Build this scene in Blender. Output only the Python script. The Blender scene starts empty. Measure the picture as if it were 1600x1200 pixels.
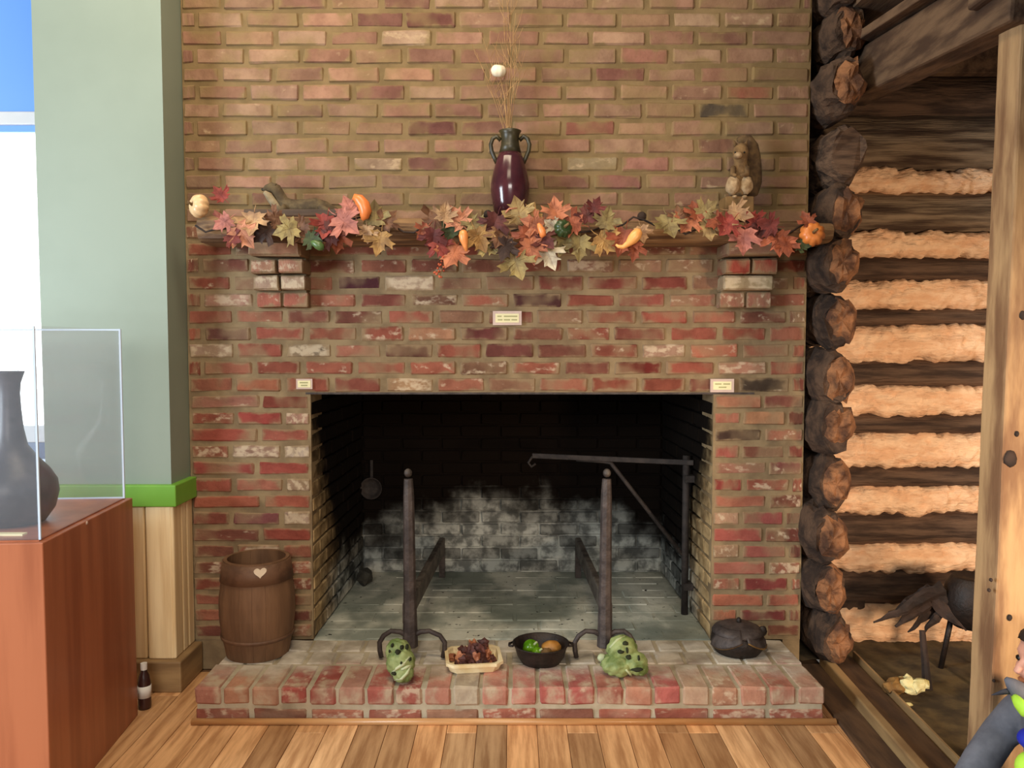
import bpy, bmesh, math, random
from mathutils import Vector, Matrix, Euler, noise as mnoise

random.seed(7)
scene = bpy.context.scene
COL = scene.collection

# ------------------------------------------------------------------ camera
FPX = 1250.0
PITCH = math.radians(3.0)
CAM = Vector((0.0, -3.33, 1.39))
cam_data = bpy.data.cameras.new('camera')
cam_data.sensor_width = 36.0
cam_data.lens = FPX / 1600.0 * 36.0
cam_data.clip_start = 0.05
cam = bpy.data.objects.new('camera', cam_data)
COL.objects.link(cam)
cam.location = CAM
cam.rotation_euler = (math.radians(90) - PITCH, 0, 0)
scene.camera = cam

# ------------------------------------------------------------------ world, light, exposure
scene.view_settings.view_transform = 'Standard'
scene.view_settings.look = 'None'
scene.view_settings.gamma = 1.0
scene.view_settings.use_curve_mapping = False
scene.view_settings.exposure = 0.0

world = bpy.data.worlds.new('world')
scene.world = world
world.use_nodes = True
bg = world.node_tree.nodes['Background']
bg.inputs[0].default_value = (1.0, 0.90, 0.80, 1)
bg.inputs[1].default_value = 0.14

def area(name, loc, target, size, size_y, power, color):
    d = bpy.data.lights.new(name, 'AREA')
    d.shape = 'RECTANGLE'; d.size = size; d.size_y = size_y
    d.energy = power; d.color = color
    o = bpy.data.objects.new(name, d); COL.objects.link(o)
    o.location = loc
    o.rotation_euler = (Vector(target) - Vector(loc)).to_track_quat('-Z', 'Y').to_euler()
    return o

area('ceiling_lamp_light', (-0.6, -1.15, 3.6), (-0.4, -0.75, 0.0), 1.8, 0.5, 44, (1.0, 0.82, 0.58))
area('wall_wash_light', (-0.3, -2.6, 3.6), (-0.25, 0, 2.0), 1.0, 0.5, 14, (1.0, 0.82, 0.58))
area('room_window_light', (0.0, -7.5, 2.9), (0, 0.6, 0.4), 2.4, 1.2, 190, (1.0, 0.94, 0.86))
area('side_window_light', (-4.0, -3.0, 1.6), (-1.0, -0.3, 0.6), 1.2, 1.8, 205, (0.80, 0.92, 1.0))
sp = bpy.data.lights.new('display_spot_light', 'SPOT')
sp.energy = 225; sp.color = (1.0, 0.72, 0.48); sp.spot_size = math.radians(84); sp.spot_blend = 1.0; sp.shadow_soft_size = 0.18
so = bpy.data.objects.new('display_spot_light', sp); COL.objects.link(so)
so.location = (2.3, -2.5, 0.85)
so.rotation_euler = (Vector((1.6, 0.0, 0.80)) - Vector(so.location)).to_track_quat('-Z', 'Y').to_euler()

# ------------------------------------------------------------------ helpers
def P(px, py, y=0.0):
    """World point seen at a photo pixel on the vertical plane Y=y."""
    u = (px - 800.0) / FPX; v = (py - 600.0) / FPX
    d = Vector((u, math.cos(PITCH) - v * math.sin(PITCH), -(math.sin(PITCH) + v * math.cos(PITCH))))
    t = (y - CAM.y) / d.y
    return CAM + d * t

def Pz(px, py, z):
    u = (px - 800.0) / FPX; v = (py - 600.0) / FPX
    d = Vector((u, math.cos(PITCH) - v * math.sin(PITCH), -(math.sin(PITCH) + v * math.cos(PITCH))))
    t = (z - CAM.z) / d.z
    return CAM + d * t

def S(r, g, b):
    def f(c):
        c /= 255.0
        return c / 12.92 if c <= 0.04045 else ((c + 0.055) / 1.055) ** 2.4
    return (f(r), f(g), f(b), 1.0)

def wloc(o):
    v = Vector((0, 0, 0))
    while o is not None:
        v += Vector(o.location); o = o.parent
    return v

def tag(o, label=None, cat=None, group=None, kind=None):
    if label: o['label'] = label
    if cat: o['category'] = cat
    if group: o['group'] = group
    if kind: o['kind'] = kind
    return o

def empty(name, loc, label, cat, group=None):
    o = bpy.data.objects.new(name, None); COL.objects.link(o)
    o.location = loc; o.empty_display_size = 0.05
    return tag(o, label, cat, group)

def nz(v, s=1.0, seed=0.0):
    return mnoise.noise(Vector((v[0] * s + seed, v[1] * s + seed * 1.7, v[2] * s - seed)))

class MB:
    """Collects shapes in world coordinates; build() links ONE mesh object."""
    def __init__(s): s.v = []; s.f = []
    def add(s, vs, fs):
        o = len(s.v); s.v += [Vector(x) for x in vs]; s.f += [[i + o for i in f] for f in fs]; return s
    def box(s, a, b):
        x0, y0, z0 = a; x1, y1, z1 = b
        return s.add([(x0,y0,z0),(x1,y0,z0),(x1,y1,z0),(x0,y1,z0),(x0,y0,z1),(x1,y0,z1),(x1,y1,z1),(x0,y1,z1)],
              [[0,3,2,1],[4,5,6,7],[0,1,5,4],[1,2,6,5],[2,3,7,6],[3,0,4,7]])
    def bar(s, p, q, w, h, up=(0, 0, 1)):
        p = Vector(p); q = Vector(q); d = (q - p).normalized(); up = Vector(up)
        sd = d.cross(up).normalized() * (w / 2); u = sd.cross(d).normalized() * (h / 2)
        vs = [p - sd - u, p + sd - u, p + sd + u, p - sd + u, q - sd - u, q + sd - u, q + sd + u, q - sd + u]
        return s.add(vs, [[0,1,2,3],[4,7,6,5],[0,4,5,1],[1,5,6,2],[2,6,7,3],[3,7,4,0]])
    def tube(s, pts, radii, seg=10, flat=1.0, up=None, cap=True):
        pts = [Vector(p) for p in pts]; n = len(pts)
        if not hasattr(radii, '__len__'): radii = [radii] * n
        o = len(s.v); prev = Vector(up) if up else None
        for i, p in enumerate(pts):
            t = (pts[min(i + 1, n - 1)] - pts[max(i - 1, 0)]).normalized()
            if prev is None:
                prev = Vector((0, 0, 1)) if abs(t.z) < 0.9 else Vector((0, 1, 0))
            a = (prev - t * prev.dot(t))
            if a.length < 1e-5: a = t.orthogonal()
            a.normalize(); prev = a; b = t.cross(a)
            r = radii[i]
            ra, rb = r if hasattr(r, '__len__') else (r, r * flat)
            for k in range(seg):
                an = 2 * math.pi * k / seg
                s.v.append(p + a * (math.cos(an) * ra) + b * (math.sin(an) * rb))
        for i in range(n - 1):
            for k in range(seg):
                k2 = (k + 1) % seg
                s.f.append([o + i*seg + k, o + i*seg + k2, o + (i+1)*seg + k2, o + (i+1)*seg + k])
        if cap:
            s.f.append([o + k for k in range(seg)][::-1]); s.f.append([o + (n-1)*seg + k for k in range(seg)])
        return s
    def lathe(s, c, prof, seg=32):
        """prof: list of (radius, z) bottom to top about vertical axis through c."""
        c = Vector(c); o = len(s.v)
        for r, z in prof:
            for k in range(seg):
                an = 2 * math.pi * k / seg
                s.v.append(c + Vector((math.cos(an) * r, math.sin(an) * r, z)))
        for i in range(len(prof) - 1):
            for k in range(seg):
                k2 = (k + 1) % seg
                s.f.append([o + i*seg + k, o + i*seg + k2, o + (i+1)*seg + k2, o + (i+1)*seg + k])
        s.f.append([o + k for k in range(seg)][::-1])
        s.f.append([o + (len(prof)-1)*seg + k for k in range(seg)])
        return s
    def blob(s, c, r, sub=2, amp=0.0, freq=3.0, seed=0.0):
        bm = bmesh.new(); bmesh.ops.create_icosphere(bm, subdivisions=sub, radius=1.0)
        c = Vector(c); r = Vector(r if hasattr(r, '__len__') else (r, r, r))
        o = len(s.v)
        for v in bm.verts:
            k = 1 + amp * nz(v.co, freq, seed)
            s.v.append(c + Vector((v.co.x*r.x*k, v.co.y*r.y*k, v.co.z*r.z*k)))
        for f in bm.faces: s.f.append([o + v.index for v in f.verts])
        bm.free(); return s
    def xform(s, m, start=0):
        for i in range(start, len(s.v)): s.v[i] = m @ s.v[i]
        return s
    def mesh(s, name, origin=(0, 0, 0), smooth=False):
        og = Vector(origin)
        me = bpy.data.meshes.new(name)
        me.from_pydata([tuple(v - og) for v in s.v], [], s.f); me.update()
        if smooth:
            for p in me.polygons: p.use_smooth = True
        return me
    def build(s, name, mat, parent=None, origin=None, smooth=False, bevel=0.0, color=None):
        og = Vector(origin) if origin is not None else (wloc(parent) if parent else Vector((0, 0, 0)))
        me = s.mesh(name, og, smooth); me.materials.append(mat)
        o = bpy.data.objects.new(name, me); COL.objects.link(o)
        if parent:
            o.parent = parent; o.location = og - wloc(parent)
        else: o.location = og
        if bevel:
            m = o.modifiers.new('bevel', 'BEVEL'); m.width = bevel; m.segments = 2; m.limit_method = 'ANGLE'
        if color: o.color = color
        return o

def inst(name, me, loc, parent=None, rot=(0, 0, 0), scale=(1, 1, 1), color=None):
    o = bpy.data.objects.new(name, me); COL.objects.link(o)
    if parent: o.parent = parent; o.location = Vector(loc) - wloc(parent)
    else: o.location = loc
    o.rotation_euler = rot; o.scale = scale
    if color: o.color = color
    return o

# ------------------------------------------------------------------ materials
def mute(c, k, g=1.0):
    l = 0.3*c[0] + 0.55*c[1] + 0.15*c[2]
    return tuple((x + (l - x)*k) * g for x in c[:3]) + (1.0,)

class NT:
    def __init__(s, name):
        s.m = bpy.data.materials.new(name); s.m.use_nodes = True
        s.t = s.m.node_tree; s.b = s.t.nodes['Principled BSDF']
    def n(s, ty, **kw):
        x = s.t.nodes.new(ty)
        for k, v in kw.items(): setattr(x, k, v)
        return x
    def put(s, sock, v):
        if hasattr(v, 'is_output') or isinstance(v, bpy.types.NodeSocket): s.t.links.new(v, sock)
        else: sock.default_value = v
    def math(s, op, a, b=0.0, clamp=False):
        x = s.n('ShaderNodeMath', operation=op); x.use_clamp = clamp
        s.put(x.inputs[0], a); s.put(x.inputs[1], b); return x.outputs[0]
    def mix(s, f, a, b, blend='MIX'):
        x = s.n('ShaderNodeMix', data_type='RGBA', blend_type=blend)
        s.put(x.inputs[0], f); s.put(x.inputs[6], a); s.put(x.inputs[7], b); return x.outputs[2]
    def noise(s, vec, scale, detail=3.0, rough=0.55):
        x = s.n('ShaderNodeTexNoise'); s.put(x.inputs['Vector'], vec)
        x.inputs['Scale'].default_value = scale; x.inputs['Detail'].default_value = detail
        x.inputs['Roughness'].default_value = rough; return x.outputs[0]
    def rng(s, v, a, b, c=0.0, d=1.0):
        x = s.n('ShaderNodeMapRange'); x.clamp = True; x.interpolation_type = 'SMOOTHSTEP'
        s.put(x.inputs[0], v)
        for i, k in enumerate((a, b, c, d)): s.put(x.inputs[i + 1], k)
        return x.outputs[0]
    def objco(s): return s.n('ShaderNodeTexCoord').outputs['Object']
    def pos(s): return s.n('ShaderNodeNewGeometry').outputs['Position']
    def sep(s, v):
        x = s.n('ShaderNodeSeparateXYZ'); s.put(x.inputs[0], v); return x.outputs
    def vmul(s, v, k):
        x = s.n('ShaderNodeVectorMath', operation='MULTIPLY'); s.put(x.inputs[0], v); s.put(x.inputs[1], k); return x.outputs[0]
    def vadd(s, v, k):
        x = s.n('ShaderNodeVectorMath', operation='ADD'); s.put(x.inputs[0], v); s.put(x.inputs[1], k); return x.outputs[0]
    def info(s): return s.n('ShaderNodeObjectInfo').outputs
    def bump(s, h, strength=0.4, dist=0.01):
        x = s.n('ShaderNodeBump'); x.inputs['Strength'].default_value = strength; x.inputs['Distance'].default_value = dist
        s.put(x.inputs['Height'], h); s.t.links.new(x.outputs[0], s.b.inputs['Normal'])
    def out(s, color, rough=0.7, metal=0.0, spec=None):
        s.put(s.b.inputs['Base Color'], color); s.put(s.b.inputs['Roughness'], rough); s.put(s.b.inputs['Metallic'], metal)
        if spec is not None: s.b.inputs['Specular IOR Level'].default_value = spec
        return s.m

def mix_mat(name, c1, c2, scale=8.0, rough=0.7, metal=0.0, stretch=(1, 1, 1), bump=0.25, spec=None, lo=0.35, hi=0.65, dist=0.006):
    k = NT(name); v = k.vmul(k.pos(), stretch)
    n = k.noise(v, scale, 5); f = k.rng(n, lo, hi)
    c = k.mix(f, c1, c2)
    if bump: k.bump(k.noise(v, scale * 3, 4), bump, dist)
    return k.out(c, rough, metal, spec)

def brick_mat(name, mortar, white, edge=0.85, ash=False, patch=0.55):
    k = NT(name); inf = k.info()
    v = k.vadd(k.objco(), k.vmul(inf['Random'], (37.0, 91.0, 53.0)))
    n1 = k.noise(v, 11, 4); n2 = k.noise(v, 75, 3); n3 = k.noise(k.vmul(v, (1, 1, 1.6)), 22, 4); n4 = k.noise(v, 7, 2)
    base = k.mix(1.0, inf['Color'], k.mix(k.rng(n1, 0.3, 0.7), (0.80, 0.74, 0.72, 1), (1.16, 1.15, 1.12, 1)), 'MULTIPLY')
    base = k.mix(k.rng(n2, 0.52, 0.72, 0, 0.22), base, k.mix(1.0, base, (0.6, 0.55, 0.52, 1), 'MULTIPLY'))
    # patches of dirt and thin mortar film over part of the face
    base = k.mix(k.rng(n4, 0.46, 0.66, 0, patch), base, mortar)
    # lime wash and old mortar on the face, amount from the object's colour alpha
    thr = k.math('SUBTRACT', 0.78, k.math('MULTIPLY', inf['Alpha'], 0.45))
    wm = k.math('MULTIPLY', k.rng(k.math('SUBTRACT', n3, thr), 0.0, 0.16), 0.62)
    base = k.mix(wm, base, white)
    xyz = k.sep(k.objco())
    ex = k.math('DIVIDE', k.math('ABSOLUTE', xyz[0]), 0.1)
    ez = k.math('DIVIDE', k.math('ABSOLUTE', xyz[2]), 0.0285)
    e = k.math('MAXIMUM', k.math('ADD', k.math('MULTIPLY', ex, 0.6), 0.4), k.math('ADD', k.math('MULTIPLY', ez, 0.3), 0.70))
    e = k.math('ADD', e, k.math('MULTIPLY', k.math('SUBTRACT', k.noise(v, 14, 3), 0.5), 0.55))
    base = k.mix(k.rng(e, edge + 0.02, edge + 0.17, 0, 0.85), base, mortar)
    if ash:
        p = k.sep(k.pos())
        a = k.math('ADD', p[1], k.math('MULTIPLY', k.math('SUBTRACT', k.noise(k.pos(), 5, 4), 0.5), 0.5))
        am = k.rng(a, -0.42, -0.16, 0.0, 0.92)
        ashc = k.mix(k.rng(k.noise(k.pos(), 9, 5), 0.35, 0.65), S(206, 198, 182), S(164, 156, 140))
        base = k.mix(am, base, ashc)
    k.bump(k.math('ADD', n1, k.math('MULTIPLY', n2, 0.6)), 0.55, 0.006)
    return k.out(base, 0.92, 0.0, 0.15)

M = {}
M['mortar_up'] = mix_mat('mortar_olive', S(128, 107, 76), S(110, 92, 64), 9, 0.95, bump=0.6, spec=0.1)
M['mortar_low'] = mix_mat('mortar_grey', S(146, 126, 96), S(120, 102, 78), 9, 0.95, bump=0.6, spec=0.1)
M['mortar_hearth'] = mix_mat('mortar_hearth', S(186, 174, 150), S(158, 146, 122), 9, 0.95, bump=0.5, spec=0.1)
M['brick_up'] = brick_mat('brick_upper', S(128, 108, 74), S(182, 158, 126), 0.86)
M['brick_low'] = brick_mat('brick_lower', S(142, 120, 92), S(206, 188, 160), 0.84)
M['brick_hearth'] = brick_mat('brick_hearth', S(184, 166, 140), S(210, 192, 165), 0.94, ash=True, patch=0.22)

def soot_shade_mat():
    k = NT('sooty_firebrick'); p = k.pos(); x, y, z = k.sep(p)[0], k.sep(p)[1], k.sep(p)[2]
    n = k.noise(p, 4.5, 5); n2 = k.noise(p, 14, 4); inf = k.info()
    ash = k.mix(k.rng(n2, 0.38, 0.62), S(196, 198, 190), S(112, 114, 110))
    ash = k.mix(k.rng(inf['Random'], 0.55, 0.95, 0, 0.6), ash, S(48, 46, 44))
    # sooty blackening plus painted-in lintel shade, toward the throat and back corners
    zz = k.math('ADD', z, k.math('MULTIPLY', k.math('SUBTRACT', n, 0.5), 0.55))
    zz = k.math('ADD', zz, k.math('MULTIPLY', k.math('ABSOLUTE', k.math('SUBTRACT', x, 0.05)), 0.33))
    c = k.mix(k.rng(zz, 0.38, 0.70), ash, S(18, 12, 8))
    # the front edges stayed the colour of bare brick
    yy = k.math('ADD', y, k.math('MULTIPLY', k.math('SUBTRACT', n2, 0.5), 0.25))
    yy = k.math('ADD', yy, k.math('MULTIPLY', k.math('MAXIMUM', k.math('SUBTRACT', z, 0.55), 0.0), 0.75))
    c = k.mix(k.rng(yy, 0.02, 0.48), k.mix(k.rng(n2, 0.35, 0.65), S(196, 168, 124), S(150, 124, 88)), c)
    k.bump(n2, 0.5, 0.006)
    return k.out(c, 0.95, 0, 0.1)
M['soot'] = soot_shade_mat()
M['soot_joint'] = mix_mat('sooty_mortar', S(58, 55, 50), S(30, 27, 24), 12, 0.95, bump=0.4, spec=0.1)
def ashfloor():
    k = NT('ash_floor'); p = k.pos(); n = k.noise(k.vmul(p, (1, 0.7, 1)), 4.2, 6); n2 = k.noise(p, 30, 3)
    c = k.mix(k.rng(n, 0.36, 0.62), S(206, 206, 192), S(140, 146, 136))
    c = k.mix(k.rng(k.noise(p, 2.6, 3), 0.52, 0.68, 0, 0.75), c, S(104, 112, 104))
    c = k.mix(k.rng(n2, 0.66, 0.72), c, S(28, 26, 24))
    k.bump(n2, 0.5, 0.006)
    return k.out(c, 0.95, 0, 0.1)
M['ash'] = ashfloor()
M['iron'] = mix_mat('wrought_iron', S(84, 74, 70), S(60, 52, 50), 22, 0.62, 0.35, bump=0.5)
M['iron_soot'] = mix_mat('sooty_iron', S(56, 48, 44), S(38, 32, 30), 22, 0.75, 0.2, bump=0.5)
M['iron_worn'] = mix_mat('worn_iron', S(104, 96, 88), S(66, 58, 54), 22, 0.6, 0.35, bump=0.5)
M['castiron'] = mix_mat('cast_iron', S(44, 32, 26), S(30, 22, 18), 30, 0.55, 0.2, bump=0.4)
M['mantel'] = mix_mat('mantel_wood', S(150, 118, 82), S(88, 62, 42), 14, 0.75, stretch=(0.25, 2, 2.5), bump=0.6)
M['wood_old'] = mix_mat('old_beam_wood', S(112, 88, 66), S(66, 46, 32), 14, 0.85, stretch=(1.5, 0.3, 1.5), bump=0.6)
M['post'] = mix_mat('post_wood', S(186, 152, 110), S(126, 92, 64), 7, 0.8, stretch=(2, 2, 0.35), bump=0.5)
M['log'] = mix_mat('log_bark', S(104, 80, 62), S(54, 37, 26), 12, 0.9, stretch=(0.3, 1.5, 2.5), bump=0.9, dist=0.015)
M['log_grey'] = mix_mat('log_grey_bark', S(142, 122, 98), S(66, 48, 34), 12, 0.9, stretch=(0.22, 1.5, 2.8), bump=0.9, dist=0.015)
M['log_flank'] = mix_mat('log_flank_bark', S(88, 66, 50), S(46, 32, 24), 13, 0.95, bump=0.9, dist=0.015)
M['sill_dark'] = mix_mat('dark_sill_wood', S(92, 66, 42), S(62, 42, 26), 12, 0.8, stretch=(1.5, 0.3, 1.5), bump=0.4)
M['log_end'] = mix_mat('log_end_wood', S(150, 102, 66), S(76, 48, 32), 13, 0.9, bump=0.9, dist=0.015)
M['chink'] = mix_mat('chinking', S(246, 206, 166), S(230, 180, 138), 16, 0.92, stretch=(0.6, 1, 2), bump=0.8, dist=0.012)
M['dirt'] = mix_mat('dirt', S(96, 80, 50), S(58, 46, 28), 9, 0.95, bump=0.6)
M['green_wall'] = mix_mat('sage_paint', S(138, 150, 136), S(134, 146, 132), 3, 0.6, bump=0.03)
M['green_trim'] = mix_mat('green_paint', S(116, 172, 58), S(108, 164, 52), 6, 0.45, bump=0.03)
M['panel'] = mix_mat('pine_board', S(248, 224, 178), S(222, 190, 140), 11, 0.5, stretch=(2.5, 2.5, 0.12), bump=0.12)
M['base'] = mix_mat('baseboard_wood', S(164, 134, 92), S(132, 104, 70), 10, 0.55, stretch=(0.3, 0.3, 2), bump=0.1)
M['cherry'] = mix_mat('cherry_veneer', S(170, 102, 70), S(148, 84, 56), 7, 0.32, stretch=(2, 2, 0.15), bump=0.02)
def floor_mat():
    k = NT('floor_plank_wood'); inf = k.info()
    v = k.vadd(k.vmul(k.pos(), (9, 0.7, 1)), k.vmul(inf['Random'], (31., 17., 5.)))
    n = k.noise(v, 3.2, 6, 0.65)
    c = k.mix(k.rng(n, 0.32, 0.68), S(236, 186, 134), S(178, 128, 84))
    c = k.mix(1.0, c, inf['Color'], 'MULTIPLY')
    k.bump(n, 0.08, 0.004)
    return k.out(c, 0.42, 0, 0.4)
M['floor'] = floor_mat()
M['floor_gap'] = mix_mat('floor_gap', S(120, 84, 52), S(104, 72, 44), 9, 0.9)
M['molding'] = mix_mat('molding_wood', S(206, 156, 104), S(170, 118, 70), 8, 0.3, stretch=(0.2, 2, 2), bump=0.05)
M['vase_purple'] = mix_mat('purple_glaze', S(74, 36, 42), S(56, 26, 34), 12, 0.16, bump=0.03)
M['vase_green'] = mix_mat('dark_green_glaze', S(58, 52, 30), S(40, 36, 22), 14, 0.4, bump=0.1)
M['vase_grey'] = mix_mat('grey_pottery', S(74, 70, 78), S(48, 46, 54), 9, 0.4, bump=0.06)
M['twig'] = mix_mat('dry_twig', S(176, 140, 96), S(140, 106, 68), 20, 0.9)
M['white_pod'] = mix_mat('white_pod', S(238, 226, 200), S(220, 204, 172), 12, 0.7)
M['barrel'] = mix_mat('barrel_oak', S(126, 92, 64), S(104, 74, 50), 9, 0.7, stretch=(2, 2, 0.3), bump=0.3)
M['barrel_dark'] = mix_mat('barrel_hoop', S(112, 80, 58), S(86, 58, 40), 14, 0.6, bump=0.2)
M['heart'] = mix_mat('white_mark', S(236, 220, 196), S(226, 206, 180), 8, 0.8, bump=0)
M['otter'] = mix_mat('brown_fur', S(96, 80, 54), S(70, 56, 38), 30, 0.9, bump=0.5)
M['otter_pale'] = mix_mat('pale_fur', S(164, 148, 120), S(140, 124, 96), 30, 0.9, bump=0.4)
M['squirrel'] = mix_mat('squirrel_fur', S(126, 98, 62), S(96, 72, 44), 34, 0.95, bump=0.5)
M['squirrel_pale'] = mix_mat('squirrel_belly', S(176, 150, 116), S(136, 110, 78), 30, 0.95, bump=0.5)
M['squirrel_dark'] = mix_mat('squirrel_tail', S(96, 74, 46), S(66, 48, 30), 34, 0.95, bump=0.5)
M['black'] = mix_mat('black_gloss', S(16, 13, 12), S(10, 9, 8), 9, 0.3, bump=0)
M['block'] = mix_mat('block_wood', S(122, 94, 54), S(94, 70, 40), 12, 0.8)
M['dark_base'] = mix_mat('dark_base_wood', S(84, 64, 48), S(62, 46, 34), 12, 0.7, stretch=(0.3, 1, 2))
M['frame_pink'] = mix_mat('placard_frame', S(206, 182, 170), S(196, 172, 160), 20, 0.5, bump=0)
M['cream'] = mix_mat('placard_cream', S(236, 228, 180), S(230, 222, 174), 9, 0.6, bump=0)
M['ink'] = mix_mat('placard_ink', S(176, 172, 122), S(166, 162, 114), 9, 0.7, bump=0)
M['green_lump'] = mix_mat('green_leaf_lump', S(146, 158, 100), S(96, 114, 58), 14, 0.6, bump=0.5, lo=0.4, hi=0.6)
M['green_dark'] = mix_mat('dark_green_hole', S(40, 44, 14), S(32, 34, 12), 10, 0.9, bump=0)
M['green_pale'] = mix_mat('pale_rib', S(190, 196, 156), S(168, 178, 132), 16, 0.55, bump=0.2)
M['tray'] = mix_mat('tray_wood', S(242, 224, 182), S(224, 196, 144), 12, 0.55, bump=0.1)
M['pod_a'] = mix_mat('dried_pod_dark', S(96, 50, 42), S(64, 34, 30), 30, 0.7)
M['pod_b'] = mix_mat('dried_pod_tan', S(176, 112, 74), S(140, 80, 54), 30, 0.6)
M['pepper'] = mix_mat('green_pepper', S(104, 150, 22), S(66, 112, 12), 14, 0.25, bump=0.05)
M['squash'] = mix_mat('tan_squash', S(184, 130, 56), S(140, 92, 40), 14, 0.5, bump=0.1)
M['bottle'] = mix_mat('dark_bottle', S(62, 34, 30), S(44, 24, 22), 9, 0.25, bump=0)
M['label'] = mix_mat('bottle_label', S(220, 214, 206), S(206, 200, 192), 9, 0.6, bump=0)
M['rock'] = mix_mat('charred_lump', S(64, 62, 54), S(40, 38, 32), 12, 0.95, bump=0.6)
M['ember_stick'] = mix_mat('dark_wood', S(60, 44, 36), S(34, 24, 20), 16, 0.85, bump=0.6)
M['husk'] = mix_mat('pale_husk', S(216, 208, 156), S(168, 156, 96), 18, 0.8, bump=0.5)
M['husk_brown'] = mix_mat('brown_husk', S(134, 98, 46), S(96, 68, 32), 18, 0.8, bump=0.5)
M['plant'] = mix_mat('evergreen', S(70, 104, 52), S(40, 70, 34), 18, 0.8, bump=0.3)
M['window_frame'] = mix_mat('window_frame_paint', S(196, 196, 200), S(186, 188, 192), 6, 0.5, bump=0)
M['navy'] = mix_mat('blue_grey_rail', S(70, 92, 128), S(60, 82, 118), 6, 0.5, bump=0)
M['skin'] = mix_mat('skin', S(226, 170, 148), S(214, 156, 134), 10, 0.5, bump=0)
M['hair'] = mix_mat('dark_hair', S(58, 40, 30), S(40, 28, 22), 30, 0.6, bump=0.4)
M['jacket'] = mix_mat('grey_jacket', S(108, 112, 124), S(88, 92, 104), 14, 0.75, bump=0.3)
M['neon'] = mix_mat('neon_green_cloth', S(186, 240, 74), S(172, 228, 62), 10, 0.7, bump=0)
M['blue'] = mix_mat('blue_cloth', S(20, 40, 178), S(16, 34, 160), 10, 0.7, bump=0)
M['trousers'] = mix_mat('dark_trousers', S(46, 50, 66), S(36, 40, 54), 14, 0.85, bump=0.2)

def leaf_mat():
    k = NT('silk_leaf'); inf = k.info(); o = k.objco(); x, y, z = k.sep(o)[0], k.sep(o)[1], k.sep(o)[2]
    n = k.noise(k.vadd(o, k.vmul(inf['Random'], (11., 23., 7.))), 2.6, 4)
    c = k.mix(1.0, inf['Color'], k.mix(k.rng(n, 0.3, 0.7), (0.62, 0.55, 0.55, 1), (1.25, 1.2, 1.1, 1)), 'MULTIPLY')
    vein = k.rng(k.math('ABSOLUTE', x), 0.008, 0.03, 0.45, 0.0)
    v2 = k.rng(k.math('ABSOLUTE', k.math('SUBTRACT', k.math('SUBTRACT', y, 0.12), k.math('MULTIPLY', k.math('ABSOLUTE', x), 0.75))), 0.008, 0.03, 0.4, 0.0)
    c = k.mix(k.math('MAXIMUM', vein, v2), c, k.mix(1.0, c, (0.55, 0.42, 0.4, 1), 'MULTIPLY'))
    return k.out(c, 0.65, 0, 0.3)
M['leaf'] = leaf_mat()
def tint_mat(name, rough, bump=0.1):
    k = NT(name); inf = k.info(); n = k.noise(k.pos(), 40, 3)
    c = k.mix(1.0, inf['Color'], k.mix(n, (0.8, 0.75, 0.7, 1), (1.15, 1.15, 1.15, 1)), 'MULTIPLY')
    if bump: k.bump(n, bump, 0.003)
    return k.out(c, rough)
M['gourd'] = tint_mat('gourd_skin', 0.35)

def emit_mat(name, color, strength, base):
    k = NT(name); k.out(base, 0.5)
    k.b.inputs['Emission Color'].default_value = color; k.b.inputs['Emission Strength'].default_value = strength
    return k.m
M['daylight'] = emit_mat('daylit_pane', (0.90, 0.95, 1.0, 1), 3.2, (0.8, 0.8, 0.8, 1))
M['blind'] = emit_mat('backlit_blue_blind', S(92, 142, 214), 0.40, S(84, 128, 196))
M['blind_pale'] = emit_mat('daylit_lower_pane', (0.68, 0.82, 1.0, 1), 0.75, S(170, 186, 206))

def acrylic_mat():
    k = NT('clear_acrylic'); t = k.t
    tr = k.n('ShaderNodeBsdfTransparent'); tr.inputs[0].default_value = (1, 1, 1, 1)
    gl = k.n('ShaderNodeBsdfGlossy'); gl.inputs['Roughness'].default_value = 0.08
    df = k.n('ShaderNodeBsdfDiffuse'); df.inputs[0].default_value = S(200, 210, 222)
    a = k.n('ShaderNodeMixShader'); a.inputs[0].default_value = 0.05
    b = k.n('ShaderNodeMixShader'); b.inputs[0].default_value = 0.07
    t.links.new(tr.outputs[0], a.inputs[1]); t.links.new(gl.outputs[0], a.inputs[2])
    t.links.new(a.outputs[0], b.inputs[1]); t.links.new(df.outputs[0], b.inputs[2])
    t.links.new(b.outputs[0], t.nodes['Material Output'].inputs[0])
    return k.m
M['acrylic'] = acrylic_mat()
M['acrylic_edge'] = mix_mat('acrylic_edge', S(206, 220, 236), S(196, 212, 230), 6, 0.2, bump=0)

# ------------------------------------------------------------------ brick meshes (nominal 0.2 x 0.1 x 0.057)
def brick_meshes(mat, n=7, bev=0.007, jit=0.0022, tagname='brick'):
    out = []
    for i in range(n):
        rnd = random.Random(100 + i)
        bm = bmesh.new(); bmesh.ops.create_cube(bm, size=1.0)
        for v in bm.verts: v.co = Vector((v.co.x*0.2, v.co.y*0.1, v.co.z*0.057))
        for v in bm.verts: v.co += Vector((rnd.uniform(-1,1)*0.003, rnd.uniform(-1,1)*0.001, rnd.uniform(-1,1)*0.0022))
        bmesh.ops.bevel(bm, geom=bm.edges[:], offset=bev, segments=1, affect='EDGES')
        for v in bm.verts: v.co += Vector([rnd.uniform(-jit, jit) for _ in range(3)])
        me = bpy.data.meshes.new(tagname); bm.to_mesh(me); bm.free()
        me.materials.append(mat); out.append(me)
    return out
BM_UP = brick_meshes(M['brick_up']); BM_LOW = brick_meshes(M['brick_low'])
BM_HEARTH = brick_meshes(M['brick_hearth']); BM_SOOT_SHADE = brick_meshes(M['soot'], bev=0.005); BM_ASH = brick_meshes(M['ash'], bev=0.006)

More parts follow.
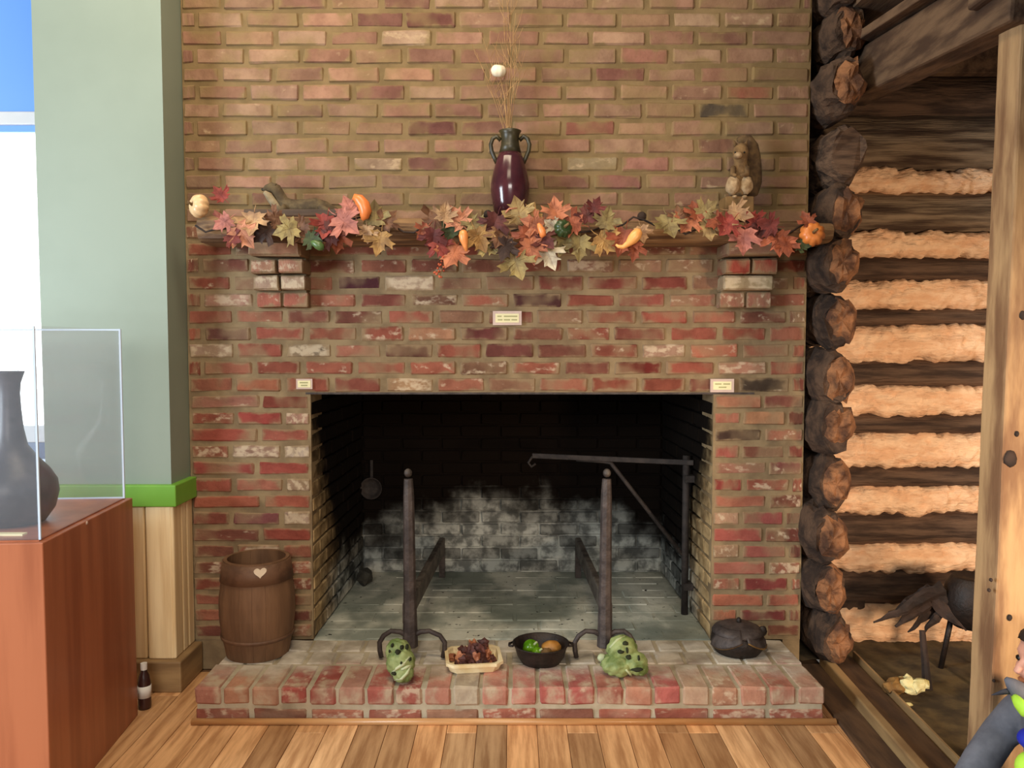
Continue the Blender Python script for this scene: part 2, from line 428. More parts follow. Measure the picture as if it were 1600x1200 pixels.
MUTE = {}
def put_brick(meshes, parent, c, size, color, rz=0.0, name='brick', white=0.15):
    """c = centre, size = (length, depth, height)."""
    mk = MUTE.get(meshes[0].materials[0].name)
    if mk: color = mute(color, *mk)
    o = inst(name, random.choice(meshes), c, parent,
             (random.uniform(-.010, .010), random.uniform(-.014, .014), rz + random.choice((0.0, math.pi)) + random.uniform(-.008, .008)),
             (size[0]/0.2, size[1]/0.1, size[2]/0.057 * (random.uniform(0.93, 1.05) if name == 'brick' else 1.0)), (color[0], color[1], color[2], white))
    return o

MUTE.update({'brick_upper': (0.24, 0.74), 'brick_lower': (0.10, 0.74), 'brick_hearth': (0.14, 1.0)})
UPPAL = [S(168,124,92), S(160,116,86), S(174,132,98), S(156,108,80), S(166,128,94), S(150,112,82), S(172,122,92), S(144,98,76), S(164,122,84)]
LOWPAL = [S(160,92,72), S(150,82,64), S(170,106,82), S(140,78,64), S(158,98,76), S(128,76,62), S(148,104,82), S(166,96,74), S(134,84,66), S(154,112,86)]
# bricks that stand out in the photograph: (px, py): (colour, lime-wash amount)
SPECIAL = {
 (1145,170): (S(84,72,58),0.0), (675,30): (S(126,74,62),0.05), (590,30): (S(132,84,68),0.1), (484,30): (S(176,126,94),0.3),
 (620,59): (S(182,146,112),0.6), (616,116): (S(188,134,96),0.15), (530,116): (S(178,128,94),0.2), (448,144): (S(164,122,94),0.5),
 (590,144): (S(142,90,72),0.1), (690,200): (S(122,72,62),0.0), (760,59): (S(178,128,98),0.2), (1010,256): (S(172,114,92),0.2),
 (930,200): (S(160,96,72),0.05), (1170,140): (S(168,94,66),0.05), (1000,90): (S(166,106,82),0.2), (930,256): (S(160,138,98),0.5),
 (590,256): (S(160,128,96),0.6), (660,256): (S(126,80,66),0.05), (960,284): (S(150,94,78),0.1), (1260,311): (S(122,66,56),0.0),
 (1250,116): (S(146,104,76),0.1), (960,116): (S(140,86,70),0.05), (1090,30): (S(178,142,104),0.4), (1150,30): (S(172,132,98),0.6),
 (640,228): (S(168,124,94),0.1), (500,228): (S(172,128,96),0.2), (450,59): (S(170,130,98),0.2),(1090,284): (S(156,114,86),0.4),
 (562,442): (S(86,46,52),0.0), (640,442): (S(186,160,134),0.9), (355,469): (S(186,140,118),0.75), (680,469): (S(120,84,66),0.75),
 (600,469): (S(138,78,66),0.1), (480,548): (S(132,118,98),0.9), (640,548): (S(104,64,54),0.1), (680,521): (S(184,132,98),0.5),
 (760,521): (S(116,62,58),0.05), (630,495): (S(172,98,78),0.1), (440,521): (S(168,92,74),0.1), (365,521): (S(118,76,68),0.2),
 (400,548): (S(158,84,68),0.1), (560,548): (S(172,110,88),0.3), (340,548): (S(186,156,132),0.7), (790,548): (S(122,70,62),0.05),
 (720,575): (S(134,98,74),0.6), (830,469): (S(92,56,54),0.05), (1005,575): (S(122,44,38),0.05), (1080,575): (S(158,84,66),0.2),
 (1110,548): (S(184,104,80),0.5), (1155,575): (S(186,132,106),0.75), (1020,548): (S(178,140,116),0.8), (960,601): (S(150,82,62),0.1),
 (1035,601): (S(142,76,58),0.1), (1060,521): (S(160,88,70),0.15), (1040,495): (S(164,88,70),0.1), (960,495): (S(156,84,66),0.1),
 (1212,601): (S(78,64,52),0.4), (900,415): (S(152,108,90),0.8), (1010,415): (S(168,128,102),0.6), (960,442): (S(142,72,62),0.1),
 (1040,442): (S(140,70,58),0.1), (1000,469): (S(160,86,72),0.35), (1080,469): (S(170,110,88),0.5), (1160,521): (S(150,78,60),0.2),
 (870,495): (S(160,118,90),0.5), (650,601): (S(178,140,102),0.7), (410,601): (S(178,108,78),0.2), (345,495): (S(166,98,78),0.2),
 (440,628): (S(136,68,54),0.05), (370,628): (S(164,110,92),0.5), (400,654): (S(160,70,62),0.1), (470,654): (S(184,140,120),0.7),
 (365,680): (S(172,86,70),0.1), (445,680): (S(176,100,82),0.3), (470,706): (S(196,178,160),0.9), (360,706): (S(170,136,116),0.8),
 (405,706): (S(160,104,78),0.4), (365,732): (S(160,74,66),0.05), (445,732): (S(166,80,68),0.1), (340,758): (S(168,90,72),0.1),
 (405,758): (S(180,112,90),0.3), (465,758): (S(166,138,112),0.8), (365,784): (S(172,96,72),0.2), (440,784): (S(178,98,76),0.3),
 (405,810): (S(140,82,82),0.4), (465,810): (S(176,150,130),0.9), (450,836): (S(168,84,68),0.2), (1135,680): (S(86,66,56),0.1),
 (1150,628): (S(186,128,96),0.3), (1235,628): (S(142,84,70),0.1), (1195,654): (S(192,138,98),0.3), (1135,654): (S(184,116,92),0.2),
 (1135,706): (S(176,96,82),0.2), (1235,732): (S(140,84,76),0.5), (1165,732): (S(174,120,98),0.6), (1135,758): (S(160,72,64),0.1),
 (1150,784): (S(188,118,92),0.2), (1195,810): (S(158,82,76),0.2), (1135,810): (S(186,146,116),0.6), (1150,836): (S(176,92,80),0.4),
 (1195,862): (S(170,94,82),0.2), (1135,862): (S(184,148,114),0.6), (1150,888): (S(184,112,92),0.2), (1180,913): (S(150,70,64),0.4),
 (1140,938): (S(190,112,82),0.1), (1135,963): (S(192,116,82),0.1), (1200,963): (S(130,62,56),0.05),
}
def special(px, py, hw):
    for (sx, sy), v in SPECIAL.items():
        if abs(sy - py) < 8 and abs(sx - px) < hw: return v
    return None

XL, XR = -1.350, 1.222
Z_OPEN = P(800, 614, 0).z
OX = 0.842
HZ = 0.130            # hearth top
Z_MID = P(800, 350, 0).z

def courses(): 
    up = [-168, -139, -110, -81, -53, -25, 2.5, 30.5, 59, 87, 116, 144, 172, 200, 228, 256, 284, 311, 337]
    low = [363, 389, 415, 442, 469, 495, 521.5, 548, 575, 601]
    pier = [628, 654, 680, 706, 732, 758, 784, 810, 836, 862, 888, 913, 938, 962, 986]
    return up, low, pier

# ================================================================== STRUCTURE
# ---- brick chimney wall above the mantel
w = MB().box((XL, 0.006, Z_MID), (XR, 0.20, 3.30))
wall_back = tag(w.build('wall_back', M['mortar_up']), 'brick chimney wall rising above the mantel, tan-red bricks in olive mortar', None, None, 'structure')
up, low, pier = courses()
def lay_course(py, z0, z1, joints, xa, xb, meshes, parent, pal, wmin, wmax, gap=0.011):
    xs = [xa] + [x for x in joints if xa + 0.035 < x < xb - 0.035] + [xb]
    for a, b in zip(xs[:-1], xs[1:]):
        ga = gap/2 + random.uniform(0, 0.003) if a > xa else 0.002
        gb = gap/2 + random.uniform(0, 0.003) if b < xb else 0.002
        cx = (a + b) / 2
        ppx = 800 + cx / (CAM - Vector((cx, 0, (z0+z1)/2))).length * FPX * 1.0
        ppx = 800 + cx * FPX / 3.33
        sp = special(ppx, py, (b - a) * FPX / 3.33 * 0.5)
        if sp: col, wh = sp
        else:
            col = random.choice(pal); k = random.uniform(0.86, 1.12)
            col = (col[0]*k, col[1]*k, col[2]*k, 1); wh = random.uniform(wmin, wmax)
        put_brick(meshes, parent, (cx, 0.05 + random.uniform(-0.002, 0.003), (z0 + z1)/2), (b - a - ga - gb, 0.1, (z1 - z0)), col, white=wh)

allc = up + low
zc = {py: P(800, py, 0).z for py in allc + pier}
def zspan(seq, i, joint=0.012):
    c = zc[seq[i]]
    h = abs(zc[seq[i]] - zc[seq[i+1]]) if i + 1 < len(seq) else abs(zc[seq[i-1]] - zc[seq[i]])
    return c - h/2 + joint/2, c + h/2 - joint/2
full = up + low + pier
for i, py in enumerate(up):
    z0, z1 = zspan(full, i)
    base = 346 if i % 2 == 0 else 386
    js = [P(base + 82.8 * k + random.uniform(-3.5, 3.5), py, 0).x for k in range(-2, 15)]
    lay_course(py, z0, z1, js, XL, XR, BM_UP, wall_back, UPPAL, 0.05, 0.40)

# ---- fireplace: surround, piers and firebox
FD = 1.0     # firebox depth
BX = 0.815   # half width at the back
fp = MB()
fp.box((XL, 0.006, HZ), (-OX, 0.20, Z_OPEN)); fp.box((OX, 0.006, HZ), (XR, 0.20, Z_OPEN))
fp.box((XL, 0.006, Z_OPEN), (XR, 0.20, Z_MID))
fp.box((XL, 0.009, 0.0), (-1.165, 0.20, HZ)); fp.box((1.15, 0.009, 0.0), (XR, 0.20, HZ))
fireplace = tag(fp.build('fireplace', M['mortar_low'], origin=(0, 0, HZ)),
    'wide red brick fireplace with a deep sooty firebox under the mantel', 'fireplace')
for i, py in enumerate(low):
    z0, z1 = zspan(full, len(up) + i, 0.013)
    base = 315 if i % 2 == 0 else 363
    st = 80.6 if i % 2 == 0 else 79.2
    js = [P(base + st * k + random.uniform(-4, 4), py, 0).x for k in range(0, 13)]
    if py == 601: z0 = Z_OPEN + 0.004
    lay_course(py, z0, z1, js, XL, XR, BM_LOW, fireplace, LOWPAL, 0.1, 0.6, 0.014)
for i, py in enumerate(pier):
    z0, z1 = zspan(full, len(up) + len(low) + i, 0.015)
    if i == len(pier) - 1: z0 = max(z0, HZ - 0.004)
    L = [405] if i % 2 == 0 else [364, 444]
    R = [1196] if i % 2 == 0 else [1157, 1232]
    lay_course(py, z0, z1, [P(a + random.uniform(-5, 5), py, 0).x for a in L], XL, -OX, BM_LOW, fireplace, LOWPAL, 0.1, 0.75, 0.016)
    lay_course(py, z0, z1, [P(a + random.uniform(-5, 5), py, 0).x for a in R], OX, XR, BM_LOW, fireplace, LOWPAL, 0.1, 0.75, 0.016)
MB().box((-OX - 0.02, 0.004, Z_OPEN - 0.006), (OX + 0.17, 0.11, Z_OPEN + 0.002)).build('lintel_bar', M['iron'], fireplace)

# firebox shell (sooty mortar) and its bricks
zt = 1.55
sh = MB()
for s in (-1, 1):
    a = [(s*(OX+0.012), 0.19, HZ-0.02), (s*(BX+0.012), FD+0.012, HZ-0.02), (s*(BX+0.15), FD+0.012, HZ-0.02), (s*(OX+0.15), 0.19, HZ-0.02)]
    b = [(x, y, zt) for x, y, z in a]
    f = [[0,1,5,4],[1,2,6,5],[2,3,7,6],[3,0,4,7],[0,3,2,1],[4,5,6,7]]
    sh.add(a + b, f if s < 0 else [q[::-1] for q in f])
sh.box((-BX-0.15, FD+0.012, HZ-0.02), (BX+0.15, FD+0.15, zt))
sh.box((-BX-0.15, 0.19, zt), (BX+0.15, FD+0.15, zt+0.1))
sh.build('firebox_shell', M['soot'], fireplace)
ch = 0.0675
ang = math.atan2(OX - BX, FD)
for s in (-1, 1):
    for i in range(15):
        z0 = HZ + i * ch
        if z0 + ch > Z_OPEN + 0.03: break
        ys = [0.012] + [0.012 + (0.11 if i % 2 else 0.215) + 0.213 * k for k in range(0, 5)]
        ys = [y for y in ys if y < FD - 0.05] + [FD]
        for a, b in zip(ys[:-1], ys[1:]):
            yc = (a + b)/2; xw = OX + (BX - OX) * yc / FD
            put_brick(BM_SOOT_SHADE, fireplace, (s*(xw + 0.05 + random.uniform(-.003, .001)), yc, z0 + ch/2), (b - a - 0.008, 0.1, ch - 0.010), (1,1,1), rz=math.pi/2 + s*ang, name='firebrick')
for i in range(15):
    z0 = HZ + i * ch
    xs = [-BX] + [-BX + (0.107 if i % 2 else 0.214) + 0.214*k for k in range(0, 8)]
    xs = [x for x in xs if x < BX - 0.04] + [BX]
    for a, b in zip(xs[:-1], xs[1:]):
        put_brick(BM_SOOT_SHADE, fireplace, ((a+b)/2, FD + 0.05 + random.uniform(-.003, .002), z0 + ch/2), (b - a - 0.009, 0.1, ch - 0.010), (1,1,1), name='firebrick')

# corbels under the mantel
for side, cpx in ((-1, 436), (1, 1170)):
    ys = [(377, 399), (404, 427), (430.5, 453), (457, 480)]
    prot = [0.155, 0.125, 0.09, 0.05]
    cc = []
    z_lo = P(cpx, 480, -0.05).z; z_hi = P(cpx, 377, -0.155).z
    xb = P(cpx, 440, -0.09).x
    root = MB().box((xb - 0.095, -0.035, z_lo + 0.006), (xb + 0.095, 0.012, z_hi)).build('corbel', M['mortar_low'], fireplace)
    cols = {-1: [(S(176,128,98),.4), (S(186,132,106),.6), (S(190,160,136),.8), (S(176,104,84),.5)],
             1: [(S(152,112,90),.4), (S(164,74,58),.3), (S(184,166,128),.9), (S(168,112,90),.6)]}[side]
    for r, (ya, yb) in enumerate(ys):
        pr = prot[r]; z1 = P(cpx, ya, -pr).z; z0 = P(cpx, yb, -pr).z
        cx = P(cpx, (ya + yb)/2, -pr).x if r else xb
        halves = [(-0.105, 0.105)] if (r == 2 and side == 1) or r == 0 else [(-0.105, -0.004), (0.004, 0.105)]
        for a, b in halves:
            put_brick(BM_LOW, root, (xb + (a+b)/2, (0.012 - pr)/2, (z0+z1)/2), (b - a, pr + 0.012, z1 - z0), cols[r][0], name='brick', white=cols[r][1])

# ---- raised hearth
HY = -0.474; HXL, HXR = -1.165, 1.148
h = MB().box((HXL + 0.012, HY + 0.010, 0.0), (HXR - 0.012, 0.008, HZ - 0.006))
hearth = tag(h.build('hearth', M['mortar_hearth'], origin=(0, HY, 0)), 'low raised brick hearth dusted with ash in front of the fireplace', 'hearth')
MB().box((-OX, 0.008, 0.0), (OX, FD + 0.01, HZ - 0.0015)).build('ash_bed', M['ash'], hearth)
n = 22; pitch = (HXR - HXL) / n
FC = [S(170,112,92), S(178,126,96), S(176,126,98), S(166,82,72), S(158,78,68), S(172,124,104), S(172,92,78), S(164,88,74), S(180,120,98), S(172,156,132), S(184,120,98), S(182,108,92), S(166,84,74), S(168,86,78), S(160,96,78), S(178,118,92), S(176,92,84), S(184,150,122), S(178,130,100), S(186,132,106), S(178,112,90), S(182,138,114)]
for i in range(n):
    x = HXL + (i + 0.5) * pitch
    put_brick(BM_HEARTH, hearth, (x, HY + 0.108, HZ - 0.033), (0.215, pitch - 0.011, 0.066), FC[i], rz=math.pi/2, white=random.uniform(.1, .75))
n = 11; pitch = (HXR - HXL) / n
for i in range(n):
    x = HXL + (i + 0.5) * pitch
    put_brick(BM_HEARTH, hearth, (x, HY + 0.055, 0.027), (pitch - 0.012, 0.1, 0.046), random.choice(LOWPAL), white=random.uniform(.2, .7))
for r in range(2):
    y0 = HY + 0.222 + r * 0.126
    n = 20 if r == 0 else 21; pitch = (HXR - HXL) / n
    for i in range(n):
        x = HXL + (i + 0.5) * pitch
        put_brick(BM_HEARTH, hearth, (x, y0 + 0.062, HZ - 0.032), (0.116, pitch - 0.010, 0.064), random.choice(LOWPAL), rz=math.pi/2, white=.6)
for r in range(9):
    y0 = 0.004 + r * 0.1105; off = 0.107 if r % 2 else 0.0
    xs = [-OX] + [-OX + 0.214*k + off for k in range(1, 9)]
    xs = [x for x in xs if x < OX - 0.04] + [OX]
    for a, b in zip(xs[:-1], xs[1:]):
        hw = OX + (BX - OX) * (y0/FD)
        a2, b2 = max(a, -hw + 0.002), min(b, hw - 0.002)
        put_brick(BM_ASH, hearth, ((a2+b2)/2, y0 + 0.055, HZ - 0.031 + random.uniform(-.002, .002)), (b2 - a2 - 0.006, 0.104, 0.062), (1,1,1), name='paver')

# ---- floor
fl = MB().box((-3.2, -4.2, -0.05), (1.34, 0.45, -0.006))
floor = tag(fl.build('floor', M['floor_gap'], origin=(0, -2, -0.05)), 'orange-brown varnished plank floor before the hearth', None, None, 'structure')
pk = {}
def plank_mesh(L, W):
    key = (round(L, 2), round(W, 3))
    if key not in pk:
        bm = bmesh.new(); bmesh.ops.create_cube(bm, size=1)
        for v in bm.verts: v.co = Vector((v.co.x*W, v.co.y*L, v.co.z*0.02))
        bmesh.ops.bevel(bm, geom=[e for e in bm.edges], offset=0.0012, segments=1, affect='EDGES')
        me = bpy.data.meshes.new('plank'); bm.to_mesh(me); bm.free(); me.materials.append(M['floor']); pk[key] = me
    return pk[key]
PW = 0.108
for i in range(41):
    x = -3.15 + PW * (i + 0.5)
    y = -4.15 + random.choice((0, .3, .6, .9)) - 0.9
    while y < -0.05:
        L = random.choice((0.9, 1.2, 1.5)); a, b = max(y, -4.15), min(y + L, -0.02)
        if b - a > 0.05:
            g = random.choice((0.62, 0.8, 0.92, 1.0, 1.05, 1.1)) * random.uniform(0.95, 1.05); q = random.uniform(0.93, 1.05)
            inst('plank', plank_mesh(round(b - a, 2) - 0.002, PW - 0.002), (x, (a+b)/2, -0.010), floor, color=(g, g*q, g*q*q, 1))
        y += L
mo = MB().tube([(HXL, HY - 0.012, 0.010), (HXR + 0.03, HY - 0.012, 0.010)], 0.0125, 10)
tag(mo.build('trim_1', M['molding'], origin=(0, HY - 0.012, 0.0), smooth=True), 'thin shiny wooden moulding along the foot of the hearth', None, None, 'structure')

# ---- green pier with wainscot, left
CX, CY = -1.352, -0.18         # right side face, front face
CXL = -1.85
ZR0, ZR1 = P(270, 790, CY).z, P(270, 758, CY).z
wl = MB().box((CXL, CY, ZR1), (CX, 0.25, 3.3)); wl.box((CXL + 0.012, CY + 0.012, 0.0), (CX - 0.012, 0.25, ZR1))
wall_left = tag(wl.build('wall_left', M['green_wall']), 'pale sage green wall pier between the window and the brick chimney', None, None, 'structure')
tr = MB().box((CXL, CY - 0.028, ZR0), (CX + 0.028, 0.004, ZR1 + 0.004))
tag(tr.build('trim_2', M['green_trim'], bevel=0.004), 'bright green painted chair rail around the pale green pier', None, None, 'structure')
zb1 = 0.125
def board(a, b):
    bm = MB().box(a, b).build('board', M['panel'], wall_left, bevel=0.006); return bm
x = CX
ws = [0.105, 0.115, 0.10, 0.11]
board((CX - 0.100, CY - 0.016, zb1), (CX + 0.001, CY + 0.012, ZR0))
board((CX - 0.222, CY - 0.014, zb1), (CX - 0.106, CY + 0.012, ZR0))
board((CX - 0.340, CY - 0.016, zb1), (CX - 0.228, CY + 0.012, ZR0))
board((CX - 0.500, CY - 0.014, zb1), (CX - 0.346, CY + 0.012, ZR0))
for a, b in ((CY - 0.014, CY + 0.06), (CY + 0.066, CY + 0.115), (CY + 0.120, -0.002)):
    board((CX - 0.012, a + 0.001, zb1), (CX + 0.010, b, ZR0))
bb = MB().box((CXL, CY - 0.045, 0), (CX + 0.04, 0.0, zb1))
tag(bb.build('baseboard_left', M['base'], bevel=0.006), 'brown wooden baseboard block at the foot of the pine wainscot', None, None, 'structure')

# ---- window at the far left
YW = 0.02
def wz(py): return P(30, py, YW).z
wx0, wx1 = -3.1, CXL + 0.01
win = MB()
win.box((wx0, YW - 0.02, wz(196)), (wx1, YW + 0.06, wz(176)))
win.box((wx0, YW - 0.03, wz(690)), (wx1, YW + 0.06, wz(664)))
win.box((wx0 - 0.06, YW - 0.02, wz(690)), (wx0, YW + 0.06, 3.3))
window = tag(win.build('window_1', M['window_frame'], origin=(-2.4, YW, wz(690)), bevel=0.004), 'tall daylit window with a blue blind beside the green pier', None, None, 'structure')
MB().box((wx0, YW + 0.02, wz(664)), (wx1, YW + 0.03, wz(196))).build('pane', M['daylight'], window)
MB().box((wx0, YW + 0.01, wz(176)), (wx1, YW + 0.02, 3.3)).build('blind', M['blind'], window)
MB().box((wx0, YW + 0.0, wz(206)), (wx1, YW + 0.015, wz(196))).build('blind_hem', M['blind'], window)
MB().box((wx0, YW - 0.02, wz(716)), (wx1, YW + 0.05, wz(690))).build('lower_rail', M['navy'], window)
MB().box((wx0, YW - 0.0, 0.75), (wx1, YW + 0.05, wz(716))).build('lower_panel', M['blind_pale'], window)
wb = MB().box((wx0 - 0.1, YW - 0.05, 0.0), (wx1, YW + 0.05, 0.75))
tag(wb.build('wall_window', M['green_wall']), 'low green wall below the daylit window', None, None, 'structure')

# ================================================================== LOG CABIN, right
YLOG = 0.27
cab0 = Vector((1.9, -0.3, 0.0))
cabin = empty('log_cabin', cab0, 'rough log cabin display with thick pale chinking beside the brick chimney', 'cabin')
LX0, LX1 = 1.15, 2.75
def rough_log(name, p, q, rz_, ry_, mat, seed, seg=16, n=26, amp=0.10, parent=cabin):
    p = Vector(p); q = Vector(q)
    pts = [p.lerp(q, i/(n-1)) for i in range(n)]
    m = MB().tube(pts, [(rz_, ry_)] * n, seg, up=(0, 0, 1))
    ax = (q - p).normalized()
    for i, v in enumerate(m.v):
        c = p + ax * (v - p).dot(ax); r = v - c
        k = 1 + amp * nz(v, 7, seed) + amp * 0.6 * nz(v, 19, seed + 5)
        m.v[i] = c + r * k + Vector((0, 0, 0.006 * nz(c, 3, seed)))
    return m.build(name, mat, parent, smooth=True)

def zl(py): return P(1430, py, YLOG).z
CH = [(266, 303), (361, 405), (437, 486), (505, 567), (601, 650), (675, 731), (758, 803), (848, 893), (940, 1012)]
LG = [(60, 118), (118, 180), (180, 267)] + [(CH[i][1], CH[i+1][0]) for i in range(len(CH) - 1)]
for i, (ya, yb) in enumerate(LG):
    z1, z0 = zl(ya), zl(yb); zc_ = (z0 + z1) / 2
    hh = (z1 - z0) / 2
    mt = M['log_grey'] if i in (2, 3) else M['log']
    rough_log('log', (LX0, YLOG + 0.035, zc_), (LX1, YLOG + 0.035, zc_), hh + (0.012 if i > 2 else 0.010), 0.085, mt, 3.1 * i)
for i, (ya, yb) in enumerate(CH):
    z1, z0 = zl(ya), zl(yb)
    nx, nzv = 170, 14; m = MB(); x0 = 1.30 + 0.015 * (i % 2)
    vs = []; fs = []
    for a in range(nx + 1):
        x = x0 + (LX1 - x0) * a / nx
        e0 = z0 - 0.004 + 0.022 * nz((x, i, 0), 9, 4) + 0.018 * nz((x, i, 0), 33, 2)
        e1 = z1 + 0.004 + 0.022 * nz((x, i, 3), 9, 8) + 0.018 * nz((x, i, 3), 33, 6)
        for b in range(nzv + 1):
            t = b / nzv; z = e0 + (e1 - e0) * t
            bul = max(math.sin(math.pi * t), 0.0) ** 0.25
            y = YLOG + 0.045 - 0.095 * bul + 0.016 * nz((x, z * 1.8, i), 14, 1) + 0.014 * nz((x, z * 2.4, i), 42, 3)
            if a == 0: y += 0.05
            vs.append((x, y, z))
    for a in range(nx):
        for b in range(nzv):
            q = a * (nzv + 1) + b
            fs.append([q, q + nzv + 1, q + nzv + 2, q + 1])
    m.add(vs, fs)
    # back closing strip gives the chinking a body
    m.box((x0 + 0.02, YLOG + 0.03, z0), (LX1, YLOG + 0.09, z1))
    m.build('chinking', M['chink'], cabin, smooth=True)
# crossing log ends stacked at the corner
EN = [(-40, 1318), (45, 1318), (130, 1316), (238, 1316), (330, 1312), (410, 1306), (500, 1304), (592, 1300), (668, 1298), (757, 1296), (842, 1290), (922, 1288), (1003, 1300)]
for i, (py, px) in enumerate(EN):
    yf = -0.11 + 0.05 * math.sin(i * 2.3)
    c = P(px, py, yf)
    c2 = Vector((c.x + 0.015, 0.42, c.z))
    big = i == 3
    hh = 0.128 if big else 0.116; ww = 0.088 if big else 0.078
    n = 14; p = c + Vector((0.02, 0, 0)); pts = [p.lerp(c2, t/(n-1)) for t in range(n)]
    rad = [(hh * 0.80, ww * 0.74), (hh * 0.93, ww * 0.92)] + [(hh, ww)] * (n - 2)
    SG = 22
    m = MB().tube(pts, rad, SG, up=(0, 0, 1))
    for j, v in enumerate(m.v):
        t = j // SG; cc = pts[min(t, n-1)]
        m.v[j] = cc + (v - cc) * (1 + 0.20 * nz(v, 8, i) + 0.16 * nz(v, 21, i + 3) + 0.10 * nz(v, 45, i + 3)) + Vector((0, 0.035 * nz(v, 16, i + 9), 0))
    le = m.build('log_end', M['log'] if big else M['log_flank'], cabin)
    if not big:
        # split, paler cut face
        fm = MB(); vs = [c + Vector((0.02, -0.022, 0))]; fs = []
        for ring, q in ((1, 0.55), (2, 1.0)):
            for g in range(16):
                a_ = 2*math.pi*g/16
                kk_ = q * (1 + 0.35 * nz((math.cos(a_)*2, math.sin(a_)*2, i), 1.3, 7))
                vs.append(c + Vector((0.032 + math.cos(a_)*ww*0.80*kk_, -0.012 - 0.016*(2-ring) + 0.03*nz((math.cos(a_)*q*2, math.sin(a_)*q*2, i*3), 1.6, 2) + (0.02 if ring == 2 else 0), math.sin(a_)*hh*0.80*kk_)))
        for g in range(16):
            g2 = (g+1) % 16; fs.append([0, 1+g, 1+g2]); fs.append([1+g, 17+g, 17+g2, 1+g2])
        fo = fm.add(vs, fs).build('cut_face', M['log_end'], le)
        so = fo.modifiers.new('solid', 'SOLIDIFY'); so.thickness = 0.02; so.offset = -1

MB().box((1.16, 0.24, 0.0), (1.60, 0.42, zl(935))).build('foundation', M['log_flank'], cabin)
# timber frame: plate, tie, post, sill, boards
pa = P(1352, 118, 0.02); pb = P(1556, 12, -0.92)
MB().bar((pa.x + 0.03, 0.22, pa.z + 0.03), (pb.x + 0.05, -1.02, pb.z + 0.02), 0.13, 0.19).build('plate_beam', M['wood_old'], cabin, bevel=0.012)
MB().bar((pa.x - 0.02, 0.22, pa.z + 0.155), (pb.x + 0.0, -1.02, pb.z + 0.145), 0.10, 0.035).build('roof_board', M['wood_old'], cabin, bevel=0.004)
MB().bar((pb.x - 0.04, -0.92, pb.z + 0.10), (2.9, -0.92, pb.z + 0.02), 0.16, 0.16).build('tie_beam', M['wood_old'], cabin, bevel=0.012)
b0, b1 = P(1400, 120, 0.16), P(1400, 78, 0.16)
MB().box((1.50, 0.11, b0.z), (2.9, 0.16, b1.z)).build('back_board', M['wood_old'], cabin, bevel=0.004)
zc1 = 2.72
for k in range(8):
    MB().box((1.36 + 0.185*k, -1.05, zc1), (1.36 + 0.185*k + 0.180, 0.5, zc1 + 0.03)).build('loft_board', M['wood_old'], cabin)
# unseen sloping planks, added to shade the post top and upper right wall
for k in range(6):
    y0_ = -1.02 - 0.2 * k; z0_ = 2.72 - 0.15 * k
    MB().bar((0.80, y0_ - 0.11, z0_), (2.95, y0_ - 0.11, z0_), 0.23, 0.025, up=(0, -0.75, 1)).build('roof_plank', M['wood_old'], cabin)
# post
yp0, yp1 = -0.985, -0.87
lo = P(1506, 1240, yp1); hi = P(1560, 22, yp1)
wid = 0.135
def post_mesh():
    m = MB(); vs = []; fs = []; nseg = 40
    prof = [(0, 0), (0.5, 0), (1, 0), (1, .5), (1, 1), (.5, 1), (0, 1), (0, .5)]
    zlo, zhi = 0.0, hi.z
    xl0 = lo.x + (hi.x - lo.x) * (0 - lo.z) / (hi.z - lo.z)
    for i in range(nseg + 1):
        t = i / nseg; z = zlo + (zhi - zlo) * t
        x0 = xl0 + (hi.x - xl0) * t
        for (a, b) in prof:
            j = 0.004 * nz((a * 3, b * 3, z), 4, 2) + 0.003 * nz((a * 3, b * 3, z), 15, 5)
            vs.append((x0 + a * wid + j, yp0 + b * (yp1 - yp0) + j, z))
    for i in range(nseg):
        for k in range(8):
            k2 = (k + 1) % 8
            fs.append([i*8 + k, i*8 + k2, (i+1)*8 + k2, (i+1)*8 + k])
    fs.append(list(range(8))[::-1]); fs.append([nseg*8 + k for k in range(8)])
    return m.add(vs, fs)
post = post_mesh().build('corner_post', M['post'], cabin, bevel=0.008)
for (px, py, r) in ((1578, 717, 0.026), (1597, 493, 0.014), (1588, 678, 0.009), (1577, 965, 0.010), (1552, 1063, 0.005), (1548, 906, 0.006), (1545, 922, 0.006)):
    c = P(px, py, yp0)
    MB().blob((c.x, yp0 - 0.001, c.z), (r * 0.75, 0.007, r), 2, 0.2).build('knot', M['ember_stick'], post, smooth=True)
# sill and glazing curb along the open side
s0 = Pz(1302, 1042, 0.05); s1 = Pz(1442, 1202, 0.05)
dirx = (s1 - s0).normalized(); ext = s0 + dirx * 1.6; bk = s0 - dirx * 0.12
MB().bar((bk.x, bk.y, 0.03), (ext.x, ext.y, 0.03), 0.036, 0.06).build('sill_strip', M['base'], cabin, bevel=0.006)
MB().bar((bk.x + 0.072, bk.y, 0.022), (ext.x + 0.072, ext.y, 0.022), 0.105, 0.044).build('sill_beam', M['sill_dark'], cabin, bevel=0.008)
MB().bar((bk.x + 0.13, bk.y, 0.035), (ext.x + 0.13, ext.y, 0.035), 0.008, 0.07).build('bed_edge', M['base'], cabin)
MB().bar((bk.x - 0.07, bk.y, 0.008), (ext.x - 0.07, ext.y, 0.008), 0.105, 0.016).build('shoe_board', M['sill_dark'], cabin, bevel=0.003)
